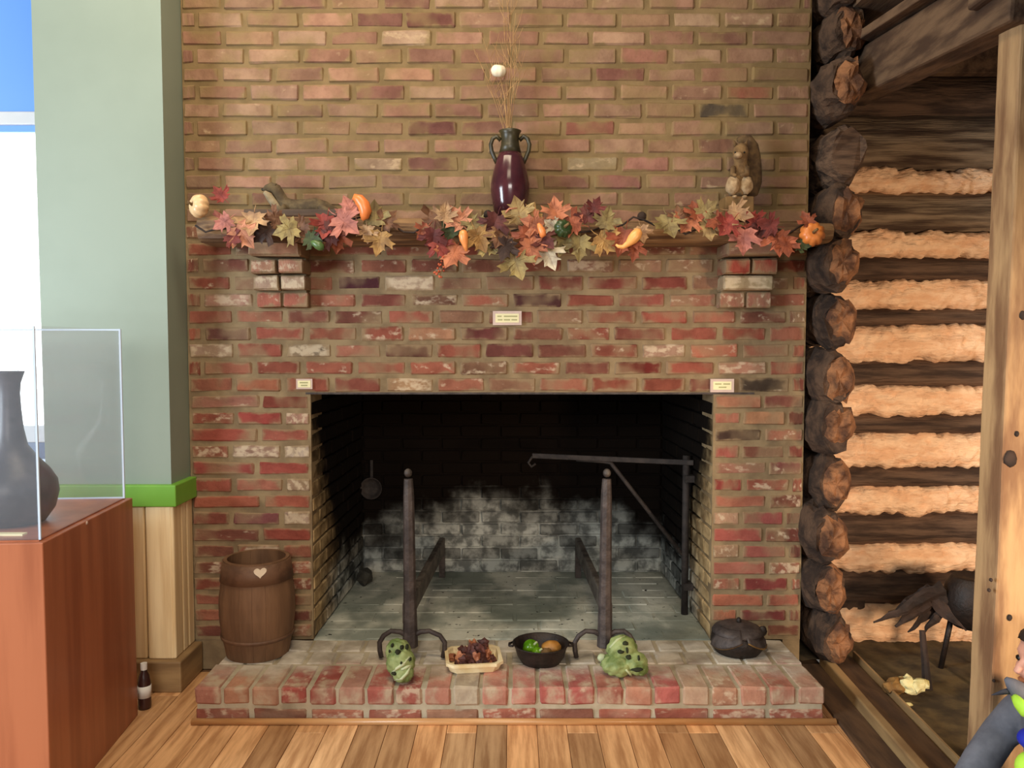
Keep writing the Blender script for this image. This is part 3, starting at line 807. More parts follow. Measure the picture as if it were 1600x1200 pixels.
# dirt bed
m = MB(); nx, ny = 40, 36; vs = []; fs = []
for i in range(nx + 1):
    for j in range(ny + 1):
        x = 1.20 + 1.66 * i / nx; y = max(-1.15 + 1.5 * j / ny, -1.15 if x > 1.36 else 0.02)
        vs.append((x, y, 0.035 + 0.012 * nz((x, y, 0), 6, 1) + 0.012 * nz((x, y, 0), 20, 3)))
for i in range(nx):
    for j in range(ny):
        q = i * (ny + 1) + j; fs.append([q, q + ny + 1, q + ny + 2, q + 1])
m.add(vs, fs); m.box((1.36, -1.15, -0.01), (2.86, 0.35, 0.012))
m.build('dirt_bed', M['dirt'], cabin, smooth=True)
# things inside the cabin
zfl = 0.045
g0 = Pz(1420, 1085, zfl)
husk = empty('corn_husk_clump', g0, 'pale crumpled husk clump with a brown end lying on the cabin dirt', 'husk')
m = MB()
for k in range(9):
    a = k * 0.7; m.blob(g0 + Vector((-0.012 + 0.022 * math.cos(a) + 0.004 * k, 0.02 * math.sin(a), 0.03 + 0.008 * (k % 3))), (0.028, 0.022, 0.022), 2, 0.6, 4, k)
m.build('husk_leaf', M['husk'], husk)
m = MB()
for k in range(5): m.blob(g0 + Vector((-0.075 + 0.018 * k, 0.01 * (k % 2), 0.028 + 0.01 * (k % 2))), (0.026, 0.024, 0.024), 2, 0.5, 4, k + 20)
m.build('husk_end', M['husk_brown'], husk)
tag(MB().blob(Pz(1418, 1104, zfl) + Vector((0, 0, 0.008)), (0.018, 0.010, 0.008), 2, 0.5, 3).build('pale_chip', M['husk'], origin=Pz(1418, 1104, zfl)), 'small white chip on the dirt in front of the husk clump', 'chip')

YS = -0.15
kc = P(1512, 936, YS)
ket = empty('kettle', (kc.x, YS, 0.04), 'round black iron kettle half hidden behind the wooden corner post', 'kettle')
m = MB().lathe((kc.x + 0.02, YS, kc.z - 0.10), [(0.02, -0.02), (0.07, -0.01), (0.105, 0.05), (0.112, 0.10), (0.10, 0.16), (0.08, 0.19), (0.075, 0.195), (0.06, 0.18)], 28)
m.build('pot', M['castiron'], ket, smooth=True)
for a in (0.3, 2.4, 4.5):
    MB().tube([(kc.x + 0.02 + 0.07*math.cos(a), YS + 0.07*math.sin(a), kc.z - 0.06), (kc.x + 0.02 + 0.11*math.cos(a), YS + 0.11*math.sin(a), 0.035)], 0.011, 8).build('leg', M['castiron'], ket, smooth=True)
wood = [((1472, 918), (1366, 974), .034), ((1470, 930), (1398, 978), .030), ((1466, 938), (1422, 988), .026), ((1478, 948), (1440, 994), .022),
        ((1440, 920), (1510, 985), .036), ((1450, 922), (1384, 962), .024), ((1462, 925), (1530, 978), .032)]
WL = ['longest dark split stick, its tip pointing left over the cabin dirt', 'dark split stick lying just under the longest one', 'short dark stick angled down at the middle of the fanned pile',
      'shortest dark stick, nearest the stake in the cabin', 'dark stick of the fanned pile sloping down right below the kettle', 'thin dark stick at the back of the fanned pile', 'dark stick slanting right against the black kettle']
for i, ((ax, ay), (bx, by), r) in enumerate(wood):
    a = P(ax, ay, YS + 0.03 * (i % 3)); b = P(bx, by, YS - 0.05 + 0.03 * (i % 4))
    n = 10; pts = [a.lerp(b, t/(n-1)) for t in range(n)]
    m = MB().tube(pts, [(r * (1.0 - 0.9 * (t/(n-1))**1.6), r * 0.55 * (1.0 - 0.75 * (t/(n-1))**2)) for t in range(n)], 7)
    for j, v in enumerate(m.v): m.v[j] = v + Vector((nz(v, 25, i), nz(v, 25, i+4), nz(v, 25, i+8))) * 0.014
    tag(m.build('split_stick', M['ember_stick'], origin=b), WL[i], 'stick')
st = P(1447, 1000, -0.22)
m = MB().tube([Pz(1449, 1078, zfl - 0.01), P(1446, 1040, -0.25), P(1441, 985, -0.22)], [0.020, 0.015, 0.012], 8)
tag(m.build('stake', M['ember_stick'], origin=Pz(1449, 1078, zfl)), 'dark upright stake standing in the dirt behind the husk clump', 'stake')
pc = P(1608, 930, -0.6)
pp = empty('evergreen_sprig', (pc.x, pc.y, 0.04), 'green leafy sprig showing at the right edge behind the post', 'plant')
MB().tube([(pc.x, pc.y, 0.035), (pc.x, pc.y, pc.z + 0.05)], 0.008, 8).build('stem', M['block'], pp)
m = MB()
for k in range(70):
    a = random.uniform(0, 6.28); zz = random.uniform(-0.06, 0.09); r = random.uniform(0.02, 0.07)
    c = Vector((pc.x + r*math.cos(a), pc.y + r*math.sin(a), pc.z + zz))
    m.bar(c, c + Vector((math.cos(a), math.sin(a), random.uniform(-.3, .7))) * 0.035, 0.010, 0.003)
m.build('foliage', M['plant'], pp)

# ================================================================== MANTEL AND WHAT STANDS ON IT
YM = -0.215
ZMT_L, ZMT_R = P(450, 333, YM).z, P(1250, 345, YM).z
ZMB = P(700, 376, YM).z
m = MB(); vs = []; fs = []; nx = 80
prof = [(0.0, 0.0), (-0.16, 0.0), (-0.195, 0.02), (-0.215, 0.055), (-0.222, 0.09), (-0.21, 0.125), (-0.19, 0.985), (0.0, 1.0)]
xl, xr = P(322, 350, -0.1).x, P(1288, 350, -0.1).x
npf = 12
for i in range(nx + 1):
    t = i / nx; x = xl + (xr - xl) * t
    zt_ = ZMT_L + (ZMT_R - ZMT_L) * t; H = zt_ - ZMB
    endk = min(1.0, min(i, nx - i) / 3.0 * 0.25 + 0.75)
    for k in range(npf):
        u = k / (npf - 1)          # bottom back -> front round -> top back
        if k == 0: y, z = -0.002, ZMB
        elif k == npf - 1: y, z = -0.002, zt_
        else:
            a = -math.pi/2 + math.pi * (k - 1) / (npf - 3)
            y = -0.15 - 0.068 * math.cos(a) * endk + 0.010 * nz((x, k, 0), 4, 3) * (1 if abs(a) < 1.2 else 0.2)
            z = (ZMB + zt_)/2 + H/2 * math.sin(a) + 0.006 * nz((x, k, 5), 6, 3) * math.cos(a)
        vs.append((x, y, z))
for i in range(nx):
    for k in range(npf - 1):
        q = i * npf + k; fs.append([q, q + npf, q + npf + 1, q + 1])
    fs.append([i*npf + npf - 1, (i+1)*npf + npf - 1, (i+1)*npf, i*npf])
fs.append([k for k in range(npf)]); fs.append([nx*npf + k for k in range(npf)][::-1])
m.add(vs, fs)
tag(m.build('mantel_shelf', M['mantel'], origin=(0, -0.1, ZMB)), 'rough half-log wooden mantel shelf across the brick chimney', 'mantel')
def ztop(x): return ZMT_L + (ZMT_R - ZMT_L) * (x - xl) / (xr - xl)

# vase with two handles
YV = -0.10
c = P(797, 325, YV); vz = ztop(c.x)
pxm = (YV - CAM.y) / FPX      # metres per photo pixel at this depth
vase = empty('handled_vase', (c.x, YV, vz), 'glossy purple-brown two-handled vase at the centre of the mantel', 'vase')
def vp(py): return P(797, py, YV).z - vz
body = [(23, 325), (27, 318), (30, 300), (30, 288), (26, 268), (20.5, 248), (17.5, 240)]
top = [(17.5, 240), (14.5, 228), (13.2, 218), (14.5, 210), (17.5, 205), (15.5, 204), (12, 212)]
prof = [(r * pxm, max(vp(y), 0.0)) for r, y in body]; prof[0] = (23 * pxm, 0.0)
MB().lathe((c.x, YV, vz), prof, 36).build('vase_body', M['vase_purple'], vase, smooth=True)
nk = MB().lathe((c.x, YV, vz), [(r * pxm, vp(y)) for r, y in top], 32).build('neck', M['vase_green'], vase, smooth=True)
for s in (-1, 1):
    pts = [(14.5, 219), (21, 213), (27, 217), (30, 226), (28.5, 236), (24, 247), (20, 256)]
    MB().tube([(c.x + s * a * pxm, YV, P(797, b, YV).z) for a, b in pts], 3.3 * pxm, 10, up=(0, 1, 0)).build('handle', M['vase_green'], vase, smooth=True)
# dried twigs
rng = random.Random(4)
ends = [(738, 72), (748, 45), (757, 95), (783, -30), (790, -60), (797, -20), (800, 40), (812, 62), (822, 78), (806, 20), (766, 130), (786, 60)]
for i, (ex, ey) in enumerate(ends):
    bx = 797 + rng.uniform(-7, 7); a = P(bx, 236, YV); b = P(ex, ey, YV + rng.uniform(-0.04, 0.03))
    mid = a.lerp(b, 0.5) + Vector(((797 - ex) * 0.0006, rng.uniform(-.02, .02), 0))
    pts = []
    for t in range(13):
        u = t / 12; pts.append(a * (1-u)**2 + mid * (2*u*(1-u)) + b * u*u + Vector((0.006*nz((u*6, i, 0), 1, 2), 0, 0)))
    m = MB().tube(pts, [0.0017 - 0.0011 * t/12 for t in range(13)], 5)
    for t in (6, 8, 9, 10):
        d = Vector((rng.uniform(-.05, .05), rng.uniform(-.02, .02), rng.uniform(.06, .12)))
        m.tube([pts[t], pts[t] + d * 0.5 + Vector((d.x*0.15, 0, 0)), pts[t] + d], [0.0012, 0.001, 0.0006], 4)
    tag(m.build('dried_twig', M['twig'], origin=a), 'thin pale dried twig rising from the two-handled vase', 'twig', 'dried twigs in the mantel vase')
pc = P(779, 111, YV - 0.015)
pk_ = empty('white_pod_pick', (P(792, 225, YV).x, YV, P(792, 225, YV).z), 'round white pod on a stem above the two-handled vase', 'pod')
def pumpkin_mesh(c, R, hR, ribs=9, depth=0.10, axis=(0, 0, 1)):
    q = Vector((0, 0, 1)).rotation_difference(Vector(axis).normalized()); m = MB(); nu, nv = ribs * 5, 14; vs = []; fs = []
    for j in range(nv + 1):
        ph = math.pi * j / nv
        for i in range(nu):
            th = 2 * math.pi * i / nu
            k = 1 - depth * (abs(math.cos(th * ribs / 2)) ** 6) * math.sin(ph)
            z = -math.cos(ph) * hR * (1 - 0.28 * math.exp(-(math.sin(ph) / 0.4) ** 2))
            vs.append(Vector(c) + q @ Vector((math.cos(th)*math.sin(ph)*R*k, math.sin(th)*math.sin(ph)*R*k, z)))
    for j in range(nv):
        for i in range(nu):
            i2 = (i + 1) % nu; fs.append([j*nu+i, j*nu+i2, (j+1)*nu+i2, (j+1)*nu+i])
    return m.add(vs, fs)
pumpkin_mesh(pc, 0.031, 0.027, 8, 0.06, (0.1, -0.3, 1)).build('pod', M['white_pod'], pk_, smooth=True)
MB().tube([pc, P(788, 150, YV), P(795, 228, YV)], 0.002, 6).build('stem', M['twig'], pk_)

# otter figure
YO = -0.115; po_ = (YO - CAM.y) / FPX
def O(px, py, dy=0.0): return P(px, py, YO + dy)
ob = O(460, 331)
zo = ztop(ob.x)
otter = empty('otter_figure', (ob.x, YO, zo), 'small brown reclining otter figure with raised head on the mantel', 'figurine')
zoff = Vector((0, 0, zo - ob.z))
b1_, b2_ = O(386, 330), O(540, 319)
MB().box((b1_.x, YO - 0.045, zo), (b2_.x, YO + 0.05, zo + 0.030)).build('base', M['dark_base'], otter, bevel=0.006)
path = [(411, 287, 2.5), (416, 285, 6), (424, 283, 8.5), (431, 286, 9.5), (436, 294, 9), (441, 304, 10), (449, 312, 13), (462, 315, 13.5), (478, 314, 13), (494, 313, 14), (508, 316, 12), (522, 321, 8), (536, 325, 5.5), (552, 329, 3)]
m = MB().tube([O(a, b) + zoff for a, b, r in path], [(r * po_, r * po_ * 0.95) for a, b, r in path], 14, up=(0, 1, 0))
bodym = m.build('body', M['otter'], otter, smooth=True)
tp = [(413, 290, 3), (418, 294, 5), (423, 301, 6), (430, 310, 6), (437, 316, 4)]
MB().tube([O(a, b, -0.016) + zoff for a, b, r in tp], [r * po_ for a, b, r in tp], 10, up=(0, 1, 0)).build('throat', M['otter_pale'], otter, smooth=True)
MB().blob(O(429, 279, -0.016) + zoff, (0.007, 0.005, 0.007), 2).blob(O(431, 279, 0.016) + zoff, (0.007, 0.005, 0.007), 2).build('ear', M['otter'], otter, smooth=True)
MB().blob(O(410.5, 286) + zoff, 0.006, 2).build('nose', M['black'], otter, smooth=True)
for sx, ln in ((446, -16), (500, 22)):
    MB().tube([O(sx, 314, -0.028) + zoff, O(sx + ln*0.5, 319, -0.034) + zoff, O(sx + ln, 321, -0.036) + zoff], [0.017, 0.012, 0.007], 9).build('leg', M['otter'], otter, smooth=True)

# squirrel on a block
YQ = -0.12
qb = P(1150, 343, YQ); zq = ztop(qb.x)
bt = P(1150, 310, YQ).z
blk = MB().box((P(1128, 340, YQ).x, YQ - 0.05, zq), (P(1172, 340, YQ).x, YQ + 0.055, bt))
tag(blk.build('wood_block', M['block'], origin=(qb.x, YQ, zq), bevel=0.004), 'square brown wooden block under the squirrel on the mantel', 'block')
squ = empty('squirrel', (P(1155, 310, YQ).x, YQ, bt), 'stuffed brown squirrel sitting upright on the wooden block', 'squirrel')
pq = (YQ - CAM.y) / FPX
def Q(px, py, dy=0.0): return P(px, py, YQ + dy)
path = [(1156, 309, 9), (1155, 303, 15), (1155, 292, 16), (1156, 278, 14), (1157, 264, 12), (1157, 254, 10), (1157, 246, 11), (1157, 238, 12.5), (1158, 230, 10), (1158, 224, 4)]
m = MB().tube([Q(a, b, -0.012 if b < 250 else 0) for a, b, r in path], [(r*pq*0.9, r*pq) for a, b, r in path], 14, up=(0, 1, 0))
m.build('body', M['squirrel'], squ, smooth=True)
MB().blob(Q(1153, 243, -0.040), (0.016, 0.022, 0.013), 2).build('muzzle', M['squirrel_pale'], squ, smooth=True)
for dx in (-9, 9): MB().tube([Q(1157 + dx*0.8, 228), Q(1157 + dx*1.2, 219)], [0.010, 0.002], 8).build('ear', M['squirrel'], squ, smooth=True)
for dx in (-10, 10): MB().blob(Q(1155 + dx, 290, -0.018), (0.026, 0.038, 0.038), 3, 0.22, 3, dx).build('haunch', M['squirrel_pale'], squ, smooth=True)
for dx in (-8, 8):
    MB().tube([Q(1156 + dx*1.3, 262, -0.015), Q(1156 + dx*1.4, 273, -0.035), Q(1154 + dx*0.5, 274, -0.055)], [0.012, 0.010, 0.006], 8).build('arm', M['squirrel'], squ, smooth=True)
    MB().blob(Q(1155 + dx, 308, -0.045), (0.010, 0.024, 0.007), 2).build('foot', M['squirrel_pale'], squ, smooth=True)
    MB().blob(Q(1156 + dx*0.9, 238, -0.040), 0.0038, 2).build('eye', M['black'], squ, smooth=True)
tl = [(1166, 306, 6), (1176, 300, 9), (1179, 285, 11), (1178, 265, 12), (1176, 245, 12), (1173, 230, 12), (1166, 220, 11), (1158, 217, 7), (1152, 219, 3)]
MB().tube([Q(a, b, 0.035) for a, b, r in tl], [(r*pq*0.7, r*pq*1.05) for a, b, r in tl], 12, up=(0, 1, 0)).build('tail', M['squirrel_dark'], squ, smooth=True)
for (px, py, lab) in ((762, 331, 'dark round ball on the mantel beside the purple vase'), (1004, 337, 'dark round ball on the mantel right of the curved gourd')):
    c = P(px, py, -0.17); r = 0.018
    tag(MB().blob((c.x, -0.15, ztop(c.x) + r), r, 3, 0.12, 4, px).build('dark_ball', M['ember_stick'], origin=(c.x, -0.15, ztop(c.x)), smooth=True), lab, 'ball')

# ------------------------------------------------------------------ garland
LEAF = [(0.02,0.02),(0.20,-0.06),(0.26,0.02),(0.45,0.04),(0.38,0.14),(0.30,0.22),(0.46,0.30),(0.66,0.36),(0.58,0.46),(0.64,0.60),(0.48,0.56),(0.34,0.52),(0.24,0.46),(0.26,0.64),(0.34,0.76),(0.20,0.74),(0.12,0.86),(0,1.04)]
def leaf_mesh(i):
    rnd = random.Random(50 + i)
    R = LEAF; out = R + [(-x, y) for x, y in R[:-1][::-1]]
    out = [(x*(1+rnd.uniform(-.08,.08)), y + rnd.uniform(-.03,.03)) for x, y in out]
    cen = (0, 0.33); curl = rnd.uniform(-0.35, 0.45); fold = rnd.uniform(0.0, 0.35)
    def zf(x, y):
        r2 = x*x + (y - 0.33)**2
        return -curl * r2 + fold * abs(x) * 0.6 + 0.05 * math.sin(7*x + 3*y + i)
    n = len(out); v = []; f = []
    mids = [((x + cen[0])/2, (y + cen[1])/2) for x, y in out]
    for dz in (0.0, -0.014):
        for x, y in out: v.append((x, y - 0.33, zf(x, y) + dz))
        for x, y in mids: v.append((x, y - 0.33, zf(x, y) + dz))
        v.append((0, 0, zf(*cen) + dz))
    K = 2*n + 1
    for s, o in ((1, 0), (-1, K)):
        for k in range(n):
            k2 = (k+1) % n
            a = [o+k, o+k2, o+n+k2, o+n+k]; b = [o+n+k, o+n+k2, o+2*n]
            f.append(a if s > 0 else a[::-1]); f.append(b if s > 0 else b[::-1])
    for k in range(n):
        k2 = (k+1) % n; f.append([k, K+k, K+k2, k2])
    # stem
    m = MB().add(v, f); m.tube([(0, -0.33, zf(0, 0)), (0.03, -0.50, zf(0, 0) - 0.03), (0.02, -0.66, zf(0, 0) - 0.02)], [0.022, 0.016, 0.014], 5)
    me = m.mesh('leaf'); me.materials.append(M['leaf']); return me
LM = [leaf_mesh(i) for i in range(6)]
g0 = Vector((0, -0.235, ztop(0)))
garland = empty('autumn_garland', g0, 'long autumn garland of silk maple leaves, gourds and little pumpkins along the mantel', 'garland')
vpts = []
for i in range(60):
    px = 305 + i * 16.3
    vpts.append(P(px, 352 + 9 * math.sin(i * 0.7) + 5 * math.sin(i * 1.9), -0.238 + 0.006 * math.sin(i)))
MB().tube(vpts, 0.004, 6).build('vine', M['ember_stick'], garland, smooth=True)
CL = dict(tan=S(186,146,98), org=S(196,112,66), rust=S(168,82,42), red=S(150,50,38), dred=S(112,40,36), pink=S(198,118,104), mus=S(180,136,58), olv=S(152,134,72),
          yel=S(180,152,88), cream=S(226,214,180), maroon=S(102,44,40), brn=S(128,84,50), grn=S(72,88,48), peach=S(206,132,92), dk=S(70,46,36))
LV = [(346,306,30,'red',60),(352,346,34,'pink',100),(396,346,46,'tan',170),(378,364,46,'peach',200),(414,362,40,'dk',150),(452,358,44,'olv',120),(470,360,40,'brn',80),
 (486,374,32,'grn',240),(510,350,44,'red',190),(537,346,50,'pink',230),(528,372,40,'rust',150),(515,368,40,'maroon',110),(548,328,40,'pink',30),(585,340,42,'olv',20),(574,362,30,'tan',160),
 (594,374,42,'mus',190),(604,346,36,'brn',300),(430,340,34,'brn',60),(362,372,30,'dred',250),
 (680,342,42,'brn',130),(695,336,36,'tan',10),(718,344,42,'peach',60),(677,370,40,'dred',160),(686,384,38,'red',200),(709,396,50,'org',170),(704,362,32,'grn',40),
 (748,370,44,'mus',200),(762,382,38,'olv',220),(773,348,44,'maroon',140),(780,366,40,'brn',190),(811,333,46,'yel',20),(826,337,36,'mus',330),(806,409,52,'olv',180),(869,331,42,'org',10),
 (836,350,38,'org',80),(824,368,44,'rust',150),(830,386,44,'org',190),(856,395,46,'cream',185),(863,353,26,'cream',40),(884,376,44,'olv',160),(906,381,44,'olv',200),(918,337,38,'maroon',30),
 (930,324,28,'dred',340),(947,346,38,'olv',350),(944,376,44,'mus',210),(974,372,48,'rust',170),(992,388,34,'rust',190),(1003,362,30,'tan',200),(790,385,40,'dk',170),(850,372,40,'maroon',200),
 (1045,349,46,'olv',185),(1076,346,42,'org',160),(1088,332,36,'rust',30),(1102,330,38,'olv',330),(1106,355,40,'yel',200),(1150,333,42,'tan',230),(1139,351,40,'red',150),(1163,371,46,'pink',180),
 (1190,356,42,'maroon',140),(1216,373,48,'rust',160),(1228,382,36,'rust',200),(1250,384,26,'grn',250),(1180,345,34,'red',60),(1204,352,36,'dred',100),(1262,345,28,'rust',10),(1060,338,30,'brn',20),
 (1120,345,36,'rust',120),(896,350,40,'rust',60),(740,350,34,'olv',20),(664,360,30,'rust',120)]
rng = random.Random(9)
for i, (px, py, d, cn, rot) in enumerate(LV):
    y = -0.262 - 0.035 * rng.random()
    c = P(px, py, y); sc = d * (y - CAM.y) / FPX * 0.92
    col = mute(CL[cn], 0.20, 0.86); k = rng.uniform(0.85, 1.1)
    # leaf lies in XY of its mesh; turn it to face the room, spin, then tilt a little
    m = Euler((rng.uniform(-.45, .35), rng.uniform(-.45, .45), 0)).to_matrix() @ Euler((math.radians(90), 0, 0)).to_matrix() @ Euler((0, 0, math.radians(rot))).to_matrix()
    inst('leaf', LM[i % 6], c, garland, m.to_euler(), (sc, sc, sc), (col[0]*k, col[1]*k, col[2]*k, 1))
def pumpk(px, py, R, y, axis, col):
    c = P(px, py, y)
    o = pumpkin_mesh(c, R, R*0.78, 9, 0.14, axis).build('pumpkin', M['gourd'], garland, smooth=True, color=col)
    ax = Vector(axis).normalized()
    MB().tube([c + ax*R*0.55, c + ax*R*0.85 + Vector((0.003,0,0.003)), c + ax*R*1.1 + Vector((0.008,0,0.006))], [0.007, 0.005, 0.005], 8).build('stem', M['block'], o, smooth=True)
    for k in range(4):
        pass
    return o
pumpk(311, 322, 0.046, -0.23, (-0.75, -0.75, 0.1), S(224,188,142))
pumpk(1269, 366, 0.048, -0.28, (-0.15, -1, 0.12), S(216,128,62))
def gourd(pts, col, y):
    p = [P(a, b, y) for a, b, r in pts]; r = [r * (y - CAM.y) / FPX for a, b, r in pts]
    return MB().tube(p, r, 14, up=(0, 1, 0)).build('gourd', M['gourd'], garland, smooth=True, color=col)
gourd([(551,312,1.5),(554,309,6),(561,312,9),(568,320,10),(571,330,10),(569,339,7),(566,344,2)], S(226,128,66), -0.29)
gourd([(724,359,2),(724,362,6),(724,368,7.5),(725,376,6.5),(727,385,3.8),(729,393,2)], S(236,150,84), -0.315)
gourd([(841,349,2),(843,353,4),(847,361,6),(848,367,5.5),(845,371,2)], S(230,138,76), -0.31)
gourd([(1000,358,2),(998,361,7),(994,367,9),(988,374,8.5),(981,381,5),(973,386,3.4),(966,385,2.8),(962,382,1.5)], S(240,172,98), -0.315)
gourd([(486,378,2),(490,379,5),(497,383,7),(502,387,6),(505,390,2)], S(80,108,60), -0.30)
o = pumpk(880, 357, 0.036, -0.29, (0.3, -1, 0.2), S(46,66,34))
m = MB()
for k in range(26):
    u = rng.random(); c = P(696 - 12*u + rng.uniform(-9, 9)*(0.4+u), 400 + 38*u, -0.27 + rng.uniform(-.02, .02)); m.blob(c, 0.0048, 1)
bs = m.build('berry_spray', M['gourd'], garland, smooth=True, color=S(186,84,50))
MB().tube([P(702, 385, -0.262), P(695, 408, -0.27), P(686, 434, -0.27)], 0.0018, 6).build('berry_stem', M['block'], bs)
MB().tube([P(782, 352, -0.25), P(784, 338, -0.27), P(796, 326, -0.28), P(808, 325, -0.28)], [0.006, 0.005, 0.004, 0.003], 6).build('curled_stem', M['gourd'], garland, smooth=True, color=S(186,122,96))

# ------------------------------------------------------------------ placards
def placard(px0, py0, px1, py1, rows, lab):
    a = P(px0, py1, -0.008); b = P(px1, py0, -0.008)
    r = empty('placard', ((a.x+b.x)/2, -0.003, a.z), lab, 'sign')
    MB().box((a.x, -0.009, a.z), (b.x, -0.001, b.z)).build('mount', M['frame_pink'], r)
    w, h = b.x - a.x, b.z - a.z; mx = 0.011 if w > 0.07 else 0.007
    MB().box((a.x+mx, -0.0105, a.z+mx), (b.x-mx, -0.008, b.z-mx)).build('card', M['cream'], r)
    ih = h - 2*mx
    for j, row in enumerate(rows):
        z = b.z - mx - ih * (j + 0.75) / (len(rows) + 0.5)
        m = MB()
        for u0, u1 in row:
            x0 = a.x + mx + (w - 2*mx)*u0; x1 = a.x + mx + (w - 2*mx)*u1
            m.box((x0, -0.0112, z - 0.0028), (x1, -0.0104, z + 0.0028))
        m.build('text_line', M['ink'], r)
placard(770, 486, 815, 508, [[(.08,.26),(.36,.93)], [(.1,.3),(.36,.62),(.68,.92)]], 'rectangular cream placard centred on the brick above the firebox')
placard(463, 592, 488, 608, [[(.15,.8)], [(.25,.75)]], 'small cream placard at the left corner of the firebox opening')
placard(1110, 592, 1147, 613, [[(.1,.45),(.55,.92)], [(.3,.72)]], 'cream placard at the right corner of the firebox opening')

# ================================================================== ON THE HEARTH
# barrel
bc = Pz(391, 1033, HZ); bc = Vector((bc.x, bc.y + 0.10, HZ))
barrel = empty('barrel', bc, 'small brown wooden keg with an open top on the hearth', 'barrel')
bp = (bc.y - CAM.y) / FPX
zt_b = P(391, 870, bc.y).z - HZ
profb = [(0.0, 48), (0.08, 50), (0.20, 54), (0.40, 58), (0.6, 58), (0.78, 54.5), (0.9, 51.5), (1.0, 50)]
def rad(t):
    for (a, ra), (b, rb) in zip(profb[:-1], profb[1:]):
        if a <= t <= b: return (ra + (rb - ra) * (t - a)/(b - a)) * bp
    return profb[-1][1] * bp
NS = 18
for s in range(NS):
    a0 = 2*math.pi*s/NS; a1 = 2*math.pi*(s+1)/NS - 0.004; m = MB(); vs = []; fs = []
    nt = 14
    for i in range(nt + 1):
        t = i/nt; z = HZ + zt_b * t; r = rad(t)
        for k in range(4):
            a = a0 + (a1 - a0)*k/3; vs.append((bc.x + r*math.cos(a), bc.y + r*math.sin(a), z))
        for k in range(4):
            a = a1 + (a0 - a1)*k/3; vs.append((bc.x + (r-0.014)*math.cos(a), bc.y + (r-0.014)*math.sin(a), z))
    for i in range(nt):
        for k in range(8):
            k2 = (k+1) % 8; fs.append([i*8+k, i*8+k2, (i+1)*8+k2, (i+1)*8+k])
    fs.append(list(range(8))[::-1]); fs.append([nt*8+k for k in range(8)])
    m.add(vs, fs).build('stave', M['barrel'], barrel)
MB().lathe((bc.x, bc.y, HZ), [(rad(0.02)-0.016, 0.012), (rad(0.05)-0.016, 0.03)], 32).build('bottom_head', M['barrel_dark'], barrel)
MB().lathe((bc.x, bc.y, HZ), [(rad(0.93)-0.016, zt_b*0.72), (rad(0.95)-0.016, zt_b*0.75)], 32).build('inner_head', M['barrel_dark'], barrel)
def hoop(t0, t1, name='hoop', mat=M['barrel_dark']):
    prof = [(rad(t0), zt_b*t0), (rad(t0)+0.005, zt_b*t0), (rad((t0+t1)/2)+0.006, zt_b*(t0+t1)/2), (rad(t1)+0.005, zt_b*t1), (rad(t1), zt_b*t1)]
    m = MB(); seg = 48; vs = []; fs = []
    for r, z in prof:
        for k in range(seg):
            a = 2*math.pi*k/seg; vs.append((bc.x + r*math.cos(a), bc.y + r*math.sin(a), HZ + z))
    for i in range(len(prof)-1):
        for k in range(seg):
            k2 = (k+1) % seg; fs.append([i*seg+k, i*seg+k2, (i+1)*seg+k2, (i+1)*seg+k])
    return m.add(vs, fs).build(name, mat, barrel, smooth=True)
hoop(0.79, 0.985); hoop(0.19, 0.225)
hp = []
for i in range(24):
    t = 2*math.pi*i/24
    hp.append((16*math.sin(t)**3, 13*math.cos(t) - 5*math.cos(2*t) - 2*math.cos(3*t) - math.cos(4*t)))
ha = math.atan2(-1, 0.08); rr = rad(0.88) + 0.006
m = MB(); hx = P(405, 896, bc.y - rr); vs = []
for dy in (0, 0.004):
    for x, z in hp:
        xx = hx.x + x*0.0014 - bc.x; vs.append((bc.x + xx, bc.y - math.sqrt(max(rr*rr - xx*xx, 0)) - 0.0015 + dy, hx.z + z*0.0014))
m.add(vs, [list(range(24)), list(range(24, 48))[::-1]] + [[i, (i+1)%24, 24+(i+1)%24, 24+i] for i in range(24)])
m.build('heart_mark', M['heart'], barrel)['label'] = 'white heart-shaped mark'

# andirons
def andiron(px, feet, lab, pxb, lean):
    y0 = -0.20
    base = Pz(px, 1010, HZ); 
    r = empty('andiron', (base.x, y0, HZ), lab, 'andiron', None)
    k = (y0 - CAM.y) / FPX
    A = lambda a, b, y=y0: P(a, b, y)
    col = [(px + lean, 748), (px + lean*0.8, 775), (px + lean*0.5, 850), (px + lean*0.2, 930), (px, 990), (px, 1010)]
    m = MB().tube([A(a, b) for a, b in col], [(0.016, 0.018), (0.020, 0.022), (0.021, 0.024), (0.022, 0.026), (0.026, 0.030), (0.030, 0.032)], 8, up=(0, 1, 0))
    m.build('upright', M['iron'], r, bevel=0.002)
    MB().blob(A(px + lean*1.1, 739), (0.016, 0.016, 0.018), 2).build('finial', M['iron_worn'], r, smooth=True)
    for s, (fx, fy) in zip((-1, 1), feet):
        pts = [(px, 995), (px + s*16, 987), (px + s*30, 986), (px + (fx - px)*0.86, 993), (fx, 1004), (fx + (px-fx)*0.01, 1016), (fx + (px - fx)*0.06, fy)]
        w_ = [A(a, b, y0 - 0.002*i) for i, (a, b) in enumerate(pts)]
        w_[-1].z = HZ + 0.008
        MB().tube(w_, [0.012, 0.011, 0.010, 0.010, 0.010, 0.010, 0.009], 8, up=(0, 1, 0)).build('foot', M['iron'], r, smooth=True)
    q0 = Vector((base.x, y0, 0.31)); q1 = Vector((P(pxb, 850, 0.92).x, 0.92, 0.30))
    MB().bar(q0, q1, 0.030, 0.085).build('log_bar', M['iron_worn'], r, bevel=0.006)
    MB().bar((q1.x, 0.905, 0.30), (q1.x, 0.905, HZ), 0.030, 0.034, up=(0, 1, 0)).build('rear_leg', M['iron'], r)
